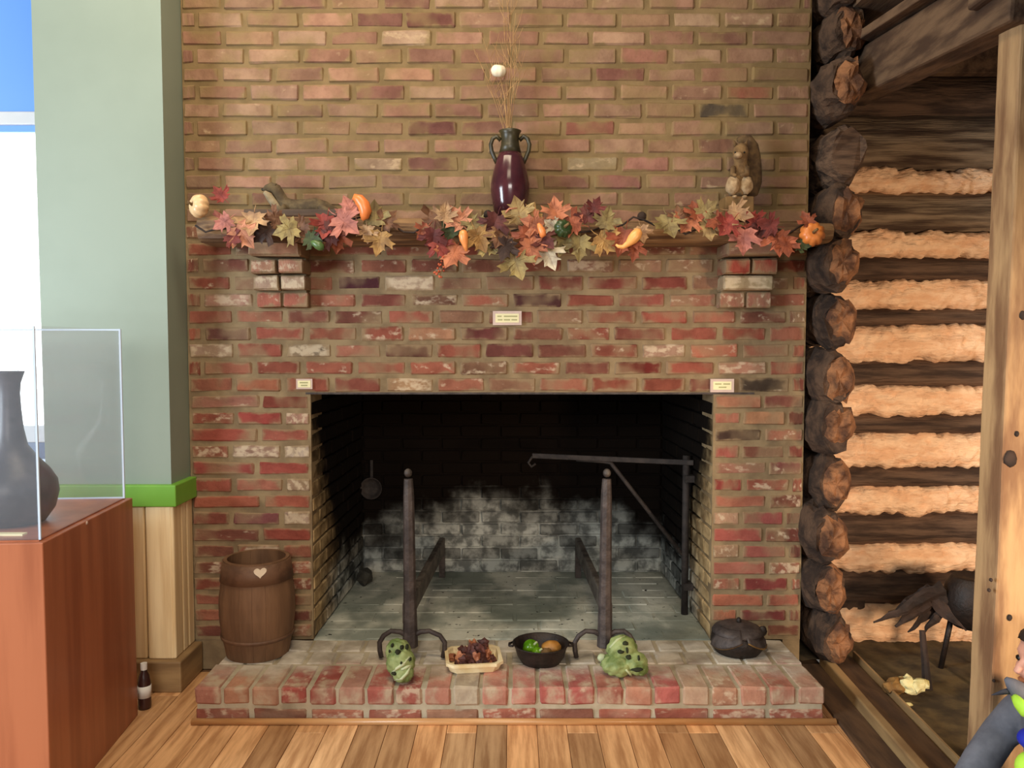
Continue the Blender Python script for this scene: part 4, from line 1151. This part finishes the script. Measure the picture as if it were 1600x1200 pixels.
andiron(641, [(593, 1030), (695, 1026)], 'left iron andiron with a ball finial and arched feet', 691, -3)
andiron(945, [(898, 1030), (990, 1024)], 'right iron andiron with a bent-over tip behind the green lump', 903, 3)

# fireplace crane
YC = 0.32
cp = P(1079, 955, YC)
crane = empty('fireplace_crane', (cp.x, YC, HZ), 'black iron swinging crane with a diagonal brace at the right of the firebox', 'crane')
cx = min(cp.x, 0.80); zt_c = P(1079, 722, YC).z
MB().tube([(cx, YC, HZ), (cx, YC, zt_c + 0.03)], 0.016, 10).build('upright', M['iron_soot'], crane, smooth=True)
e = P(832, 709, 0.50)
MB().bar((cx + 0.03, YC - 0.02, zt_c), (e.x, 0.50, zt_c + 0.004), 0.014, 0.024).build('arm', M['iron_soot'], crane, bevel=0.003)
br = P(948, 724, 0.42)
MB().tube([(cx, YC, P(1079, 872, YC).z), (br.x + 0.02, 0.42, zt_c - 0.02), (br.x - 0.02, 0.43, zt_c - 0.012), (br.x - 0.14, 0.46, zt_c - 0.008)], 0.010, 8).build('brace', M['iron_soot'], crane, smooth=True)
MB().tube([(e.x, 0.5, zt_c), (e.x - 0.02, 0.5, zt_c - 0.03), (e.x - 0.005, 0.5, zt_c - 0.05), (e.x + 0.015, 0.5, zt_c - 0.035)], 0.006, 8).build('hook', M['iron_soot'], crane, smooth=True)
for zz in (0.25, 0.75): MB().box((cx - 0.01, YC - 0.03, zz), (0.835, YC + 0.03, zz + 0.03)).build('wall_bracket', M['iron_soot'], crane)

# round iron pan hanging on the back wall, left
pcn = P(578, 765, 0.93)
pan = empty('iron_pan', (pcn.x, FD - 0.01, pcn.z - 0.06), 'round iron pan hanging dimly at the back left of the firebox', 'pan')
m = MB().lathe((0, 0, 0), [(0.030, 0.0), (0.046, 0.004), (0.056, 0.030), (0.060, 0.030), (0.050, -0.004), (0.01, -0.006)], 30)
m.xform(Matrix.Translation((pcn.x, FD - 0.012, pcn.z)) @ Matrix.Rotation(math.radians(90), 4, 'X'))
m.build('dish', M['iron_soot'], pan, smooth=True)
MB().bar((pcn.x, FD - 0.012, pcn.z + 0.05), (pcn.x, FD - 0.010, pcn.z + 0.15), 0.014, 0.006, up=(0, 1, 0)).build('handle', M['iron_soot'], pan)
# a small rock, and a dark lump put in for a shadowed hollow
for (px, py, r, lab) in ((570, 912, (0.042, 0.07, 0.045), 'charred lump against the left wall of the firebox'), (1087, 958, (0.026, 0.03, 0.030), 'small charred lump at the foot of the crane')):
    c = Pz(px, py, HZ); tag(MB().blob(c + Vector((0, 0, r[2]*0.8)), r, 2, 0.45, 2.2, px).build('charred_lump', M['rock'], origin=c), lab, 'lump')

# green leafy lumps with holes
def lump(pts, holes, ribs, lab, seed):
    m = MB(); cz = None
    c0 = Pz(pts[0][0], pts[0][1], HZ)
    r = empty('green_vegetable', c0, lab, 'vegetable')
    bodies = MB()
    cs = []
    for (px, py, rx, rz, dy) in pts[1:]:
        y = c0.y + dy; c = P(px, py, y); k = (y - CAM.y)/FPX
        cs.append((c, rx*k, rz*k)); bodies.blob(c, (rx*k, rx*k*0.8, rz*k), 4, 0.16, 3.0, seed); 
    for v in bodies.v: v.z = max(v.z, HZ + 0.001)
    bodies.build('head', M['green_lump'], r, smooth=True)
    def front(px, py):
        best = None
        o = CAM; d = (P(px, py, 0) - CAM).normalized()
        for c, rx, rz in cs:
            sc = Vector((1/rx, 1/(rx*0.8), 1/rz)); oo = Vector([(o[i]-c[i])*sc[i] for i in range(3)]); dd = Vector([d[i]*sc[i] for i in range(3)])
            A_ = dd.dot(dd); B_ = 2*oo.dot(dd); C_ = oo.dot(oo) - 1; D_ = B_*B_ - 4*A_*C_
            if D_ > 0:
                t = (-B_ - math.sqrt(D_)) / (2*A_); best = t if best is None else min(best, t)
        return o + d * best if best else P(px, py, c0.y)
    for (px, py, a, b) in holes:
        c = front(px, py); MB().blob(c, (a*0.0025, 0.014, b*0.0025), 2, 0.4, 3, px).build('hole', M['green_dark'], r, smooth=True)
    for path in ribs:
        ps = [front(a, b) + Vector((0, -0.001, 0)) for a, b in path]
        MB().tube(ps, [0.004] + [0.006] * (len(ps)-2) + [0.003], 8).build('pale_rib', M['green_pale'], r, smooth=True)
lump([(628, 1062), (622, 1018, 20, 20, 0.02), (626, 1035, 23, 24, 0.0), (630, 1052, 17, 15, -0.02)],
     [(622, 1019, 4.5, 4), (628, 1011, 3, 3.5), (636, 1011, 3, 4), (613, 1008, 2.5, 2.5), (609, 1017, 1.8, 2), (641, 1030, 2.2, 2.5), (627, 1035, 1.8, 1.8), (616, 1052, 4, 2.5)],
     [[(612, 1052), (620, 1044), (630, 1038), (640, 1026)], [(617, 1062), (628, 1060), (636, 1052), (642, 1040)], [(627, 1046), (636, 1042), (645, 1038)]],
     'knobbly pale green lump with dark holes beside the left andiron', 3.0)
lump([(975, 1054), (972, 1015, 24, 22, 0.02), (965, 1038, 26, 18, 0.0), (992, 1036, 20, 18, -0.01), (1000, 1045, 13, 10, -0.02)],
     [(977, 1005, 5, 3), (970, 1018, 5, 3), (982, 1027, 4.5, 3.5), (998, 1028, 2, 4), (980, 1016, 2, 4), (995, 1046, 9, 3)],
     [[(953, 1012), (964, 1000), (976, 994)], [(978, 1046), (984, 1052), (987, 1058)]],
     'knobbly pale green lump with dark holes below the right andiron', 8.0)
c = Pz(941, 1034, HZ); tag(MB().blob(c + Vector((0, 0.0, 0.016)), (0.020, 0.018, 0.017), 2, 0.2, 3).build('pale_pebble', M['green_pale'], origin=c, smooth=True), 'small round pale green bud left of the right green lump', 'bud')

# tray of dried pods
tc = Pz(738, 1052, HZ); tc.z = HZ
tray = empty('tray', tc, 'pale shallow tray with cut corners on the hearth, holding dried pods', 'tray')
def tray_ring(sx, sy, cut): return [(-sx+cut,-sy),(sx-cut,-sy),(sx,-sy+cut),(sx,sy-cut),(sx-cut,sy),(-sx+cut,sy),(-sx,sy-cut),(-sx,-sy+cut)]
rot = Matrix.Rotation(math.radians(7), 4, 'Z'); T = Matrix.Translation((tc.x, tc.y + 0.085, HZ))
hw_, hd_ = 0.106, 0.095
rings = [(tray_ring(hw_*0.88, hd_*0.88, 0.024), 0.0), (tray_ring(hw_, hd_, 0.026), 0.032), (tray_ring(hw_-0.008, hd_-0.008, 0.023), 0.032), (tray_ring(hw_*0.86, hd_*0.86, 0.022), 0.008)]
vs = []; fs = []
for ring, z in rings:
    for x, y in ring: vs.append(T @ rot @ Vector((x, y, z)))
for i in range(3):
    for k in range(8): fs.append([i*8+k, i*8+(k+1)%8, (i+1)*8+(k+1)%8, (i+1)*8+k])
fs.append(list(range(8))[::-1]); fs.append([24+k for k in range(8)])
MB().add(vs, fs).build('tray_body', M['tray'], tray, bevel=0.002)
vs = []; fs = []
for ring, z in ((tray_ring(hw_+0.004, hd_+0.004, 0.028), 0.026), (tray_ring(hw_+0.004, hd_+0.004, 0.028), 0.038), (tray_ring(hw_-0.010, hd_-0.010, 0.022), 0.038), (tray_ring(hw_-0.010, hd_-0.010, 0.022), 0.026)):
    for x, y in ring: vs.append(T @ rot @ Vector((x, y, z)))
for i in range(4):
    for k in range(8): fs.append([i*8+k, i*8+(k+1)%8, ((i+1)%4)*8+(k+1)%8, ((i+1)%4)*8+k])
MB().add(vs, fs).build('rim', M['tray'], tray, bevel=0.001)
PM = []
for i in range(6):
    me = MB().blob((0,0,0), (0.019, 0.014, 0.012), 2, 0.75, 2.6, 5.0*i).mesh('dried_pod'); me.materials.append(M['pod_b'] if i == 5 else M['pod_a']); PM.append(me)
rng = random.Random(3)
for lay, cnt in ((0, 22), (1, 20), (2, 9)):
    for k in range(cnt):
        sc = 1 - 0.22*lay; x = rng.uniform(-.086, .086)*sc; y = rng.uniform(-.072, .078)*sc + 0.008*lay
        p_ = T @ rot @ Vector((x, y, 0.024 + 0.019*lay))
        s_ = rng.uniform(0.85, 1.3)
        tan = rng.random() < 0.18
        o = inst('dried_pod', PM[5] if tan else PM[rng.randrange(5)], p_, None, (rng.uniform(0,6), rng.uniform(0,6), rng.uniform(0,6)), (s_, s_, s_))
        if tan: tag(o, 'smooth tan dried pod among the reddish ones in the pale tray', 'pod', 'tan dried pods in the tray')
        else: tag(o, 'wrinkled dark reddish dried pod heaped in the pale tray', 'pod', 'reddish dried pods in the tray')

# black bowl with pepper and squash
wc = Pz(846, 1044, HZ); wc = Vector((wc.x, wc.y + 0.07, HZ)); k = (wc.y - CAM.y)/FPX
bowl = empty('iron_bowl', wc, 'black flared iron bowl at the middle of the hearth', 'bowl')
hb = P(846, 1004, wc.y).z - HZ
MB().lathe(wc, [(0.030*1, 0.0), (31*k, 0.0), (37.5*k, hb*0.35), (41*k, hb*0.75), (44*k, hb*0.98), (45.5*k, hb), (44*k, hb*1.02), (42*k, hb), (38*k, hb*0.6), (30*k, hb*0.18), (0.01, hb*0.15)], 40).build('bowl_body', M['castiron'], bowl, smooth=True)
for s in (-1, 1):
    MB().tube([(wc.x + s*44*k, wc.y - 0.02, HZ + hb*0.92), (wc.x + s*50*k, wc.y - 0.012, HZ + hb*0.9), (wc.x + s*50*k, wc.y + 0.012, HZ + hb*0.9), (wc.x + s*44*k, wc.y + 0.02, HZ + hb*0.92)], 0.005, 8).build('ear', M['castiron'], bowl, smooth=True)
pz = HZ + hb*0.62
def pepper(off, sc, lab):
    c = wc + Vector(off); c.z = pz + off[2]
    r = empty('green_pepper', c, lab, 'pepper')
    pumpkin_mesh(c, 0.030*sc, 0.034*sc, 4, 0.16, (0.5, -0.5, 0.7)).build('flesh', M['pepper'], r, smooth=True)
    ax = Vector((0.5, -0.5, 0.7)).normalized()
    MB().tube([c + ax*0.02*sc, c + ax*0.042*sc], [0.005, 0.004], 8).build('stem', M['green_pale'], r)
pepper((-0.040, 0.012, 0.002), 1.1, 'bright green pepper at the left inside the black bowl')
pepper((-0.015, -0.022, -0.006), 0.8, 'smaller green pepper at the front inside the black bowl')
c = wc + Vector((0.042, 0.012, 0)); c.z = pz + 0.002
tag(MB().blob(c, (0.040, 0.034, 0.030), 3, 0.08, 2).build('squash', M['squash'], origin=c, smooth=True), 'tan round squash at the right inside the black bowl', 'squash')
c = wc + Vector((0.020, -0.030, 0)); c.z = pz - 0.004
tag(MB().blob(c, (0.026, 0.022, 0.022), 3, 0.15, 2).build('brown_gourd', M['husk_brown'], origin=c, smooth=True), 'small brown gourd at the front of the black bowl', 'gourd')

# covered black pot by the right pier
dc = Pz(1160, 1028, HZ); dc = Vector((dc.x, dc.y + 0.075, HZ)); k = (dc.y - CAM.y)/FPX
pot = empty('lidded_pot', dc, 'squat black lidded pot with flared lid flaps at the right of the hearth', 'pot')
zt2 = P(1160, 972, dc.y).z - HZ
MB().lathe(dc, [(0.02, 0), (34*k, 0.0), (40*k, zt2*0.18), (42*k, zt2*0.40), (40*k, zt2*0.60), (34*k, zt2*0.75)], 36).build('pot_body', M['castiron'], pot, smooth=True)
lid = MB().lathe(dc, [(39*k, zt2*0.66), (40*k, zt2*0.70), (36*k, zt2*0.82), (26*k, zt2*0.93), (18*k, zt2*0.97), (6*k, zt2)], 36).build('lid', M['iron'], pot, smooth=True)
MB().blob(dc + Vector((2*k, 0.0, zt2*1.06)), (0.010, 0.010, 0.014), 2).build('knob', M['castiron'], lid, smooth=True)
# two drooping leather-like flaps with pale edge
for s in (-1, 1):
    vs = []; fs = []; nu, nv = 12, 10
    for i in range(nu + 1):
        a = -math.pi/2 + s * (0.10 + 1.25 * i/nu)
        drop = 0.70 - 0.42 * math.sin(math.pi * (0.12 + 0.88*i/nu) * 0.62)
        for j in range(nv + 1):
            t = j/nv; z = zt2 * (0.90 + (drop - 0.90) * t)
            rr_ = (27 + 17.5 * math.sin(t * math.pi/2)) * k
            vs.append(dc + Vector((rr_*math.cos(a), rr_*math.sin(a), z)))
    for i in range(nu):
        for j in range(nv):
            q = i*(nv+1)+j; fs.append([q, q+1, q+nv+2, q+nv+1])
    fl_ = MB().add(vs, fs).build('flap', M['iron'], pot, smooth=True)
    sm = fl_.modifiers.new('solid', 'SOLIDIFY'); sm.thickness = 0.004
    MB().tube([vs[i*(nv+1)+nv] for i in range(nu+1)], 0.0028, 6).build('piping', M['husk_brown'], fl_, smooth=True)
MB().blob(dc + Vector((39*k, -0.01, zt2*0.72)), (0.017, 0.012, 0.022), 2, 0.2).build('lug', M['castiron'], pot, smooth=True)

# ================================================================== DISPLAY PEDESTAL, left
PX1, PY0, PY1, PZT = -1.338, -1.075, -0.41, 0.818
PX0 = -2.15
ped = empty('display_pedestal', (PX1, PY0, 0), 'reddish brown wooden display pedestal at the left edge', 'pedestal')
MB().box((PX0, PY0, 0.0), (PX1, PY1, PZT)).build('cabinet', M['cherry'], ped, bevel=0.003)
MB().box((PX0+0.02, PY0+0.02, PZT), (PX1-0.02, PY1-0.02, PZT+0.004)).build('top_panel', M['cherry'], ped)
c = P(141, 817, 0)
yy_ = CAM.y + (PX1 - CAM.x) / ((141 - 800.0)/FPX)   # on the side face
sc_ = P(141, 817, yy_)
MB().blob((PX1, yy_, sc_.z), (0.003, 0.007, 0.006), 2).build('screw_cover', M['frame_pink'], ped, smooth=True)
vx0, vx1, vy0, vy1, vz1 = PX0+0.03, PX1-0.018, PY0+0.022, PY1-0.024, 1.43
zb_ = PZT + 0.004
vit = empty('acrylic_case', (PX1, PY0, zb_), 'clear acrylic display case standing on the brown pedestal', 'case')
t_ = 0.006
MB().box((vx1-t_, vy0, zb_), (vx1, vy1, vz1)).build('side_pane', M['acrylic'], vit)
MB().box((vx0, vy0, zb_), (vx0+t_, vy1, vz1)).build('side_pane', M['acrylic'], vit)
MB().box((vx0+t_, vy0, zb_), (vx1-t_, vy0+t_, vz1)).build('front_pane', M['acrylic'], vit)
MB().box((vx0+t_, vy1-t_, zb_), (vx1-t_, vy1, vz1)).build('back_pane', M['acrylic'], vit)
MB().box((vx0, vy0, vz1), (vx1, vy1, vz1+t_)).build('top_pane', M['acrylic'], vit)
for (a, b) in (((vx1-0.004, vy0), (vx1+0.0015, vy0+0.006)), ((vx1-0.005, vy1-0.006), (vx1+0.0015, vy1+0.001)), ((vx0-0.001, vy0), (vx0+0.005, vy0+0.006)), ((vx0-0.001, vy1-0.006), (vx0+0.005, vy1+0.001))):
    MB().box((a[0], a[1], zb_), (b[0], b[1], vz1+t_)).build('edge', M['acrylic_edge'], vit)
MB().box((vx0, vy1-0.005, vz1+0.001), (vx1, vy1+0.001, vz1+t_+0.001)).build('edge', M['acrylic_edge'], vit)
MB().box((vx0, vy1-0.005, zb_), (vx1, vy1+0.001, zb_+0.005)).build('edge', M['acrylic_edge'], vit)
ped.rotation_euler = (0, 0, math.radians(5.0)); vit.rotation_euler = (0, 0, math.radians(5.0))
# bottle vase in the case
gc = Pz(19, 829, zb_); gy = gc.y + 0.10; gk = (gy - CAM.y)/FPX; gx = P(19, 780, gy).x
def gz(py): return P(19, py, gy).z - zb_
gp = [(30, None), (46, 815), (60, 795), (66, 770), (64, 752), (54, 735), (38, 716), (24, 696), (19, 670), (16.5, 640), (15.5, 615), (17, 598), (22, 583), (23, 580), (20, 580), (13, 600)]
tag(MB().lathe((gx, gy, zb_), [(r*gk, 0.0 if y is None else gz(y)) for r, y in gp], 40).build('bottle_vase', M['vase_grey'], origin=(gx, gy, zb_), smooth=True), 'dark grey pottery bottle vase with a long neck in the acrylic case', 'vase')
cc = Pz(16, 836, zb_)
tag(MB().box((cc.x-0.07, cc.y-0.010, zb_), (cc.x+0.042, cc.y+0.014, zb_+0.005)).build('caption_card', M['cream'], origin=(cc.x, cc.y, zb_)), 'small cream caption card in front of the grey bottle vase', 'card')
# small bottle on the floor
fc = Pz(219, 1112, 0.0)
fc = Vector((fc.x + 0.004, fc.y + 0.03, 0)); k = (fc.y - CAM.y)/FPX
fb = empty('floor_bottle', fc, 'small dark bottle with a pale label on the floor behind the pedestal', 'bottle')
def fz(py): return P(219, py, fc.y).z
fbm = MB().lathe(fc, [(9*k, 0.0), (10*k, 0.01), (10*k, fz(1068)), (8*k, fz(1056)), (4.5*k, fz(1048)), (4.2*k, fz(1040))], 22).build('glass', M['bottle'], fb, smooth=True)
MB().lathe(fc, [(5*k, fz(1046)), (5.2*k, fz(1040)), (5*k, fz(1036))], 18).build('cap', M['label'], fb)
MB().lathe(fc, [(10.4*k, fz(1088)), (10.4*k, fz(1070))], 22).build('paper_label', M['label'], fb, smooth=True)

# ================================================================== CHILD at the lower right corner
cy = -1.22
def K(px, py, dy=0.0): return P(px, py, cy + dy)
# kneeling and facing left; the frame shows a slice of face, collar and sleeve
hd = K(1640, 1034)
nk_ = hd + Vector((0.020, 0, -0.085))
chs = Vector((hd.x + 0.045, cy, hd.z - 0.165)); pel = Vector((hd.x + 0.055, cy, 0.145))
def remesh(mb, name, mat, parent, vox, origin=None, it=6):
    o = mb.build(name, mat, parent, origin=origin, smooth=True)
    r_ = o.modifiers.new('remesh', 'REMESH'); r_.mode = 'VOXEL'; r_.voxel_size = vox; r_.use_smooth_shade = True
    q = o.modifiers.new('smooth', 'SMOOTH'); q.factor = 0.5; q.iterations = it
    return o
b = MB()
b.blob(hd + Vector((0.012, 0, 0.018)), (0.086, 0.072, 0.082), 3)                 # skull
b.blob(hd + Vector((-0.022, 0, -0.030)), (0.050, 0.052, 0.056), 3)               # face
b.blob(hd + Vector((-0.046, 0, -0.068)), (0.024, 0.026, 0.020), 2)               # chin
b.blob(hd + Vector((-0.056, 0, 0.022)), (0.020, 0.044, 0.018), 2)                # brow
b.tube([hd + Vector((-0.068, 0, 0.004)), hd + Vector((-0.079, 0, -0.012)), hd + Vector((-0.086, 0, -0.024)), hd + Vector((-0.070, 0, -0.032))], [0.009, 0.011, 0.012, 0.009], 10)
for s_ in (-1, 1):
    b.blob(hd + Vector((-0.045, s_*0.030, -0.026)), (0.026, 0.022, 0.024), 2)    # cheek
    b.blob(hd + Vector((0.018, s_*0.074, -0.006)), (0.018, 0.009, 0.024), 2)     # ear
b.tube([hd + Vector((0.012, 0, -0.03)), nk_, chs + Vector((0, 0, 0.04))], [0.040, 0.037, 0.052], 14)
b.tube([chs + Vector((0, 0, 0.045)), chs, chs.lerp(pel, 0.55), pel], [(0.050, 0.085), (0.075, 0.105), (0.072, 0.090), (0.080, 0.098)], 16, up=(1, 0, 0))
arms = {}
for s_ in (-1, 1):
    shd = chs + Vector((0, s_*0.105, 0.022)); elb = shd + Vector((-0.085, s_*0.035, -0.125)); wri = Vector((hd.x - 0.190, cy + s_*0.075, 0.135))
    arms[s_] = (shd, elb, wri)
    b.tube([chs + Vector((0, s_*0.05, 0.02)), shd, shd.lerp(elb, 0.5), elb, elb.lerp(wri, 0.5), wri], [0.040, 0.038, 0.034, 0.030, 0.028, 0.021], 12)
    hnd = wri + Vector((-0.030, 0, -0.014)); b.blob(hnd, (0.030, 0.024, 0.013), 2)
    for f_ in range(4):
        b_ = hnd + Vector((-0.022, (f_ - 1.5)*0.0125, -0.002)); L_ = (0.9, 1.05, 1.0, 0.8)[f_]
        b.tube([b_, b_ + Vector((-0.020*L_, 0, -0.006)), b_ + Vector((-0.034*L_, 0, -0.020))], [0.0068, 0.0062, 0.0052], 8)
    b.tube([hnd + Vector((0.008, -s_*0.016, 0)), hnd + Vector((-0.008, -s_*0.032, -0.004)), hnd + Vector((-0.024, -s_*0.036, -0.010))], [0.008, 0.0068, 0.0056], 8)
    hip = pel + Vector((-0.01, s_*0.055, -0.02)); kne = Vector((hd.x - 0.085, cy + s_*0.075, 0.050)); ank = Vector((hd.x + 0.150, cy + s_*0.075, 0.035)); toe = ank + Vector((0.075, 0, -0.012))
    b.tube([hip, hip.lerp(kne, 0.5), kne], [0.068, 0.058, 0.046], 12); b.tube([kne, kne.lerp(ank, 0.35), ank, toe], [0.044, 0.042, 0.028, 0.020], 12)
person = remesh(b, 'person', M['skin'], None, 0.0045, origin=(pel.x, cy, 0))
tag(person, 'child in a grey jacket with neon green collar at the lower right corner', 'person')
MB().blob(hd + Vector((-0.068, 0, -0.050)), (0.011, 0.020, 0.007), 2).build('lips', M['pod_b'], person, smooth=True)
for s_ in (-1, 1):
    MB().blob(hd + Vector((-0.062, s_*0.028, 0.000)), (0.010, 0.012, 0.009), 2).build('eye', M['black'], person, smooth=True)
m = MB().blob(hd + Vector((0.022, 0, 0.036)), (0.094, 0.083, 0.082), 4, 0.10, 5)
for v in m.v:
    d = v - hd
    if d.x < -0.01: v.z = max(v.z, hd.z + 0.050 + 0.3 * max(0, -d.x - 0.05))
m.build('hair', M['hair'], person, smooth=True)
j_ = MB()
j_.tube([chs + Vector((0, 0, 0.062)), chs + Vector((0, 0, 0.03)), chs, chs.lerp(pel, 0.55), pel + Vector((0, 0, -0.02))], [(0.052, 0.060), (0.072, 0.105), (0.092, 0.122), (0.092, 0.108), (0.104, 0.116)], 18, up=(1, 0, 0))
for s_ in (-1, 1):
    shd, elb, wri = arms[s_]
    j_.tube([chs + Vector((0, s_*0.05, 0.02)), shd, shd.lerp(elb, 0.5), elb, elb.lerp(wri, 0.5), wri], [0.054, 0.054, 0.052, 0.048, 0.044, 0.036], 14)
for v in j_.v: v += Vector((nz(v, 14, 3), nz(v, 14, 5), nz(v, 14, 7))) * 0.008
remesh(j_, 'jacket', M['jacket'], person, 0.007, it=3)
t_m = MB()
for s_ in (-1, 1):
    hip = pel + Vector((-0.01, s_*0.055, -0.02)); kne = Vector((hd.x - 0.085, cy + s_*0.075, 0.058)); ank = Vector((hd.x + 0.130, cy + s_*0.075, 0.050))
    t_m.tube([hip, hip.lerp(kne, 0.5), kne], [0.080, 0.070, 0.056], 12); t_m.tube([kne, kne.lerp(ank, 0.4), ank], [0.054, 0.052, 0.040], 12)
    MB().blob(Vector((hd.x + 0.195, cy + s_*0.075, 0.034)), (0.070, 0.034, 0.032), 3).build('shoe', M['ember_stick'], person, smooth=True)
for v in t_m.v: v.z = max(v.z, 0.004)
remesh(t_m, 'trousers', M['trousers'], person, 0.007, it=3)
# raised collar, striped vest front and hood drawn to the camera side
cl = MB()
cl.tube([nk_ + Vector((0.050*math.cos(a), 0.058*math.sin(a), -0.028 + 0.012*math.cos(a))) for a in [2*math.pi*i/20 for i in range(21)]], (0.020), 10, flat=0.55, up=(0, 0, 1), cap=False)
cl.tube([K(1583, 1088, -0.02), K(1590, 1097, -0.075), K(1602, 1110, -0.105), K(1620, 1120, -0.115)], [0.010, 0.018, 0.020, 0.016], 10, flat=0.6)
cl.build('neon_collar', M['neon'], person, smooth=True)['label'] = 'neon green collar'
MB().blob(K(1622, 1156, -0.100), (0.050, 0.040, 0.030), 3).build('blue_panel', M['blue'], person, smooth=True)
MB().blob(K(1624, 1200, -0.100), (0.060, 0.042, 0.046), 3).build('neon_panel', M['neon'], person, smooth=True)
MB().tube([K(1610, 1092, -0.02), K(1592, 1080, -0.035), K(1580, 1068, -0.035), K(1571, 1060, -0.03)], [0.030, 0.026, 0.017, 0.006], 12, flat=0.7).build('hood_edge', M['jacket'], person, smooth=True)
MB().tube([K(1590, 1078, -0.03), K(1568, 1081, -0.035), K(1549, 1086, -0.04)], [0.011, 0.008, 0.001], 8, flat=0.5).build('strap_end', M['trousers'], person, smooth=True)
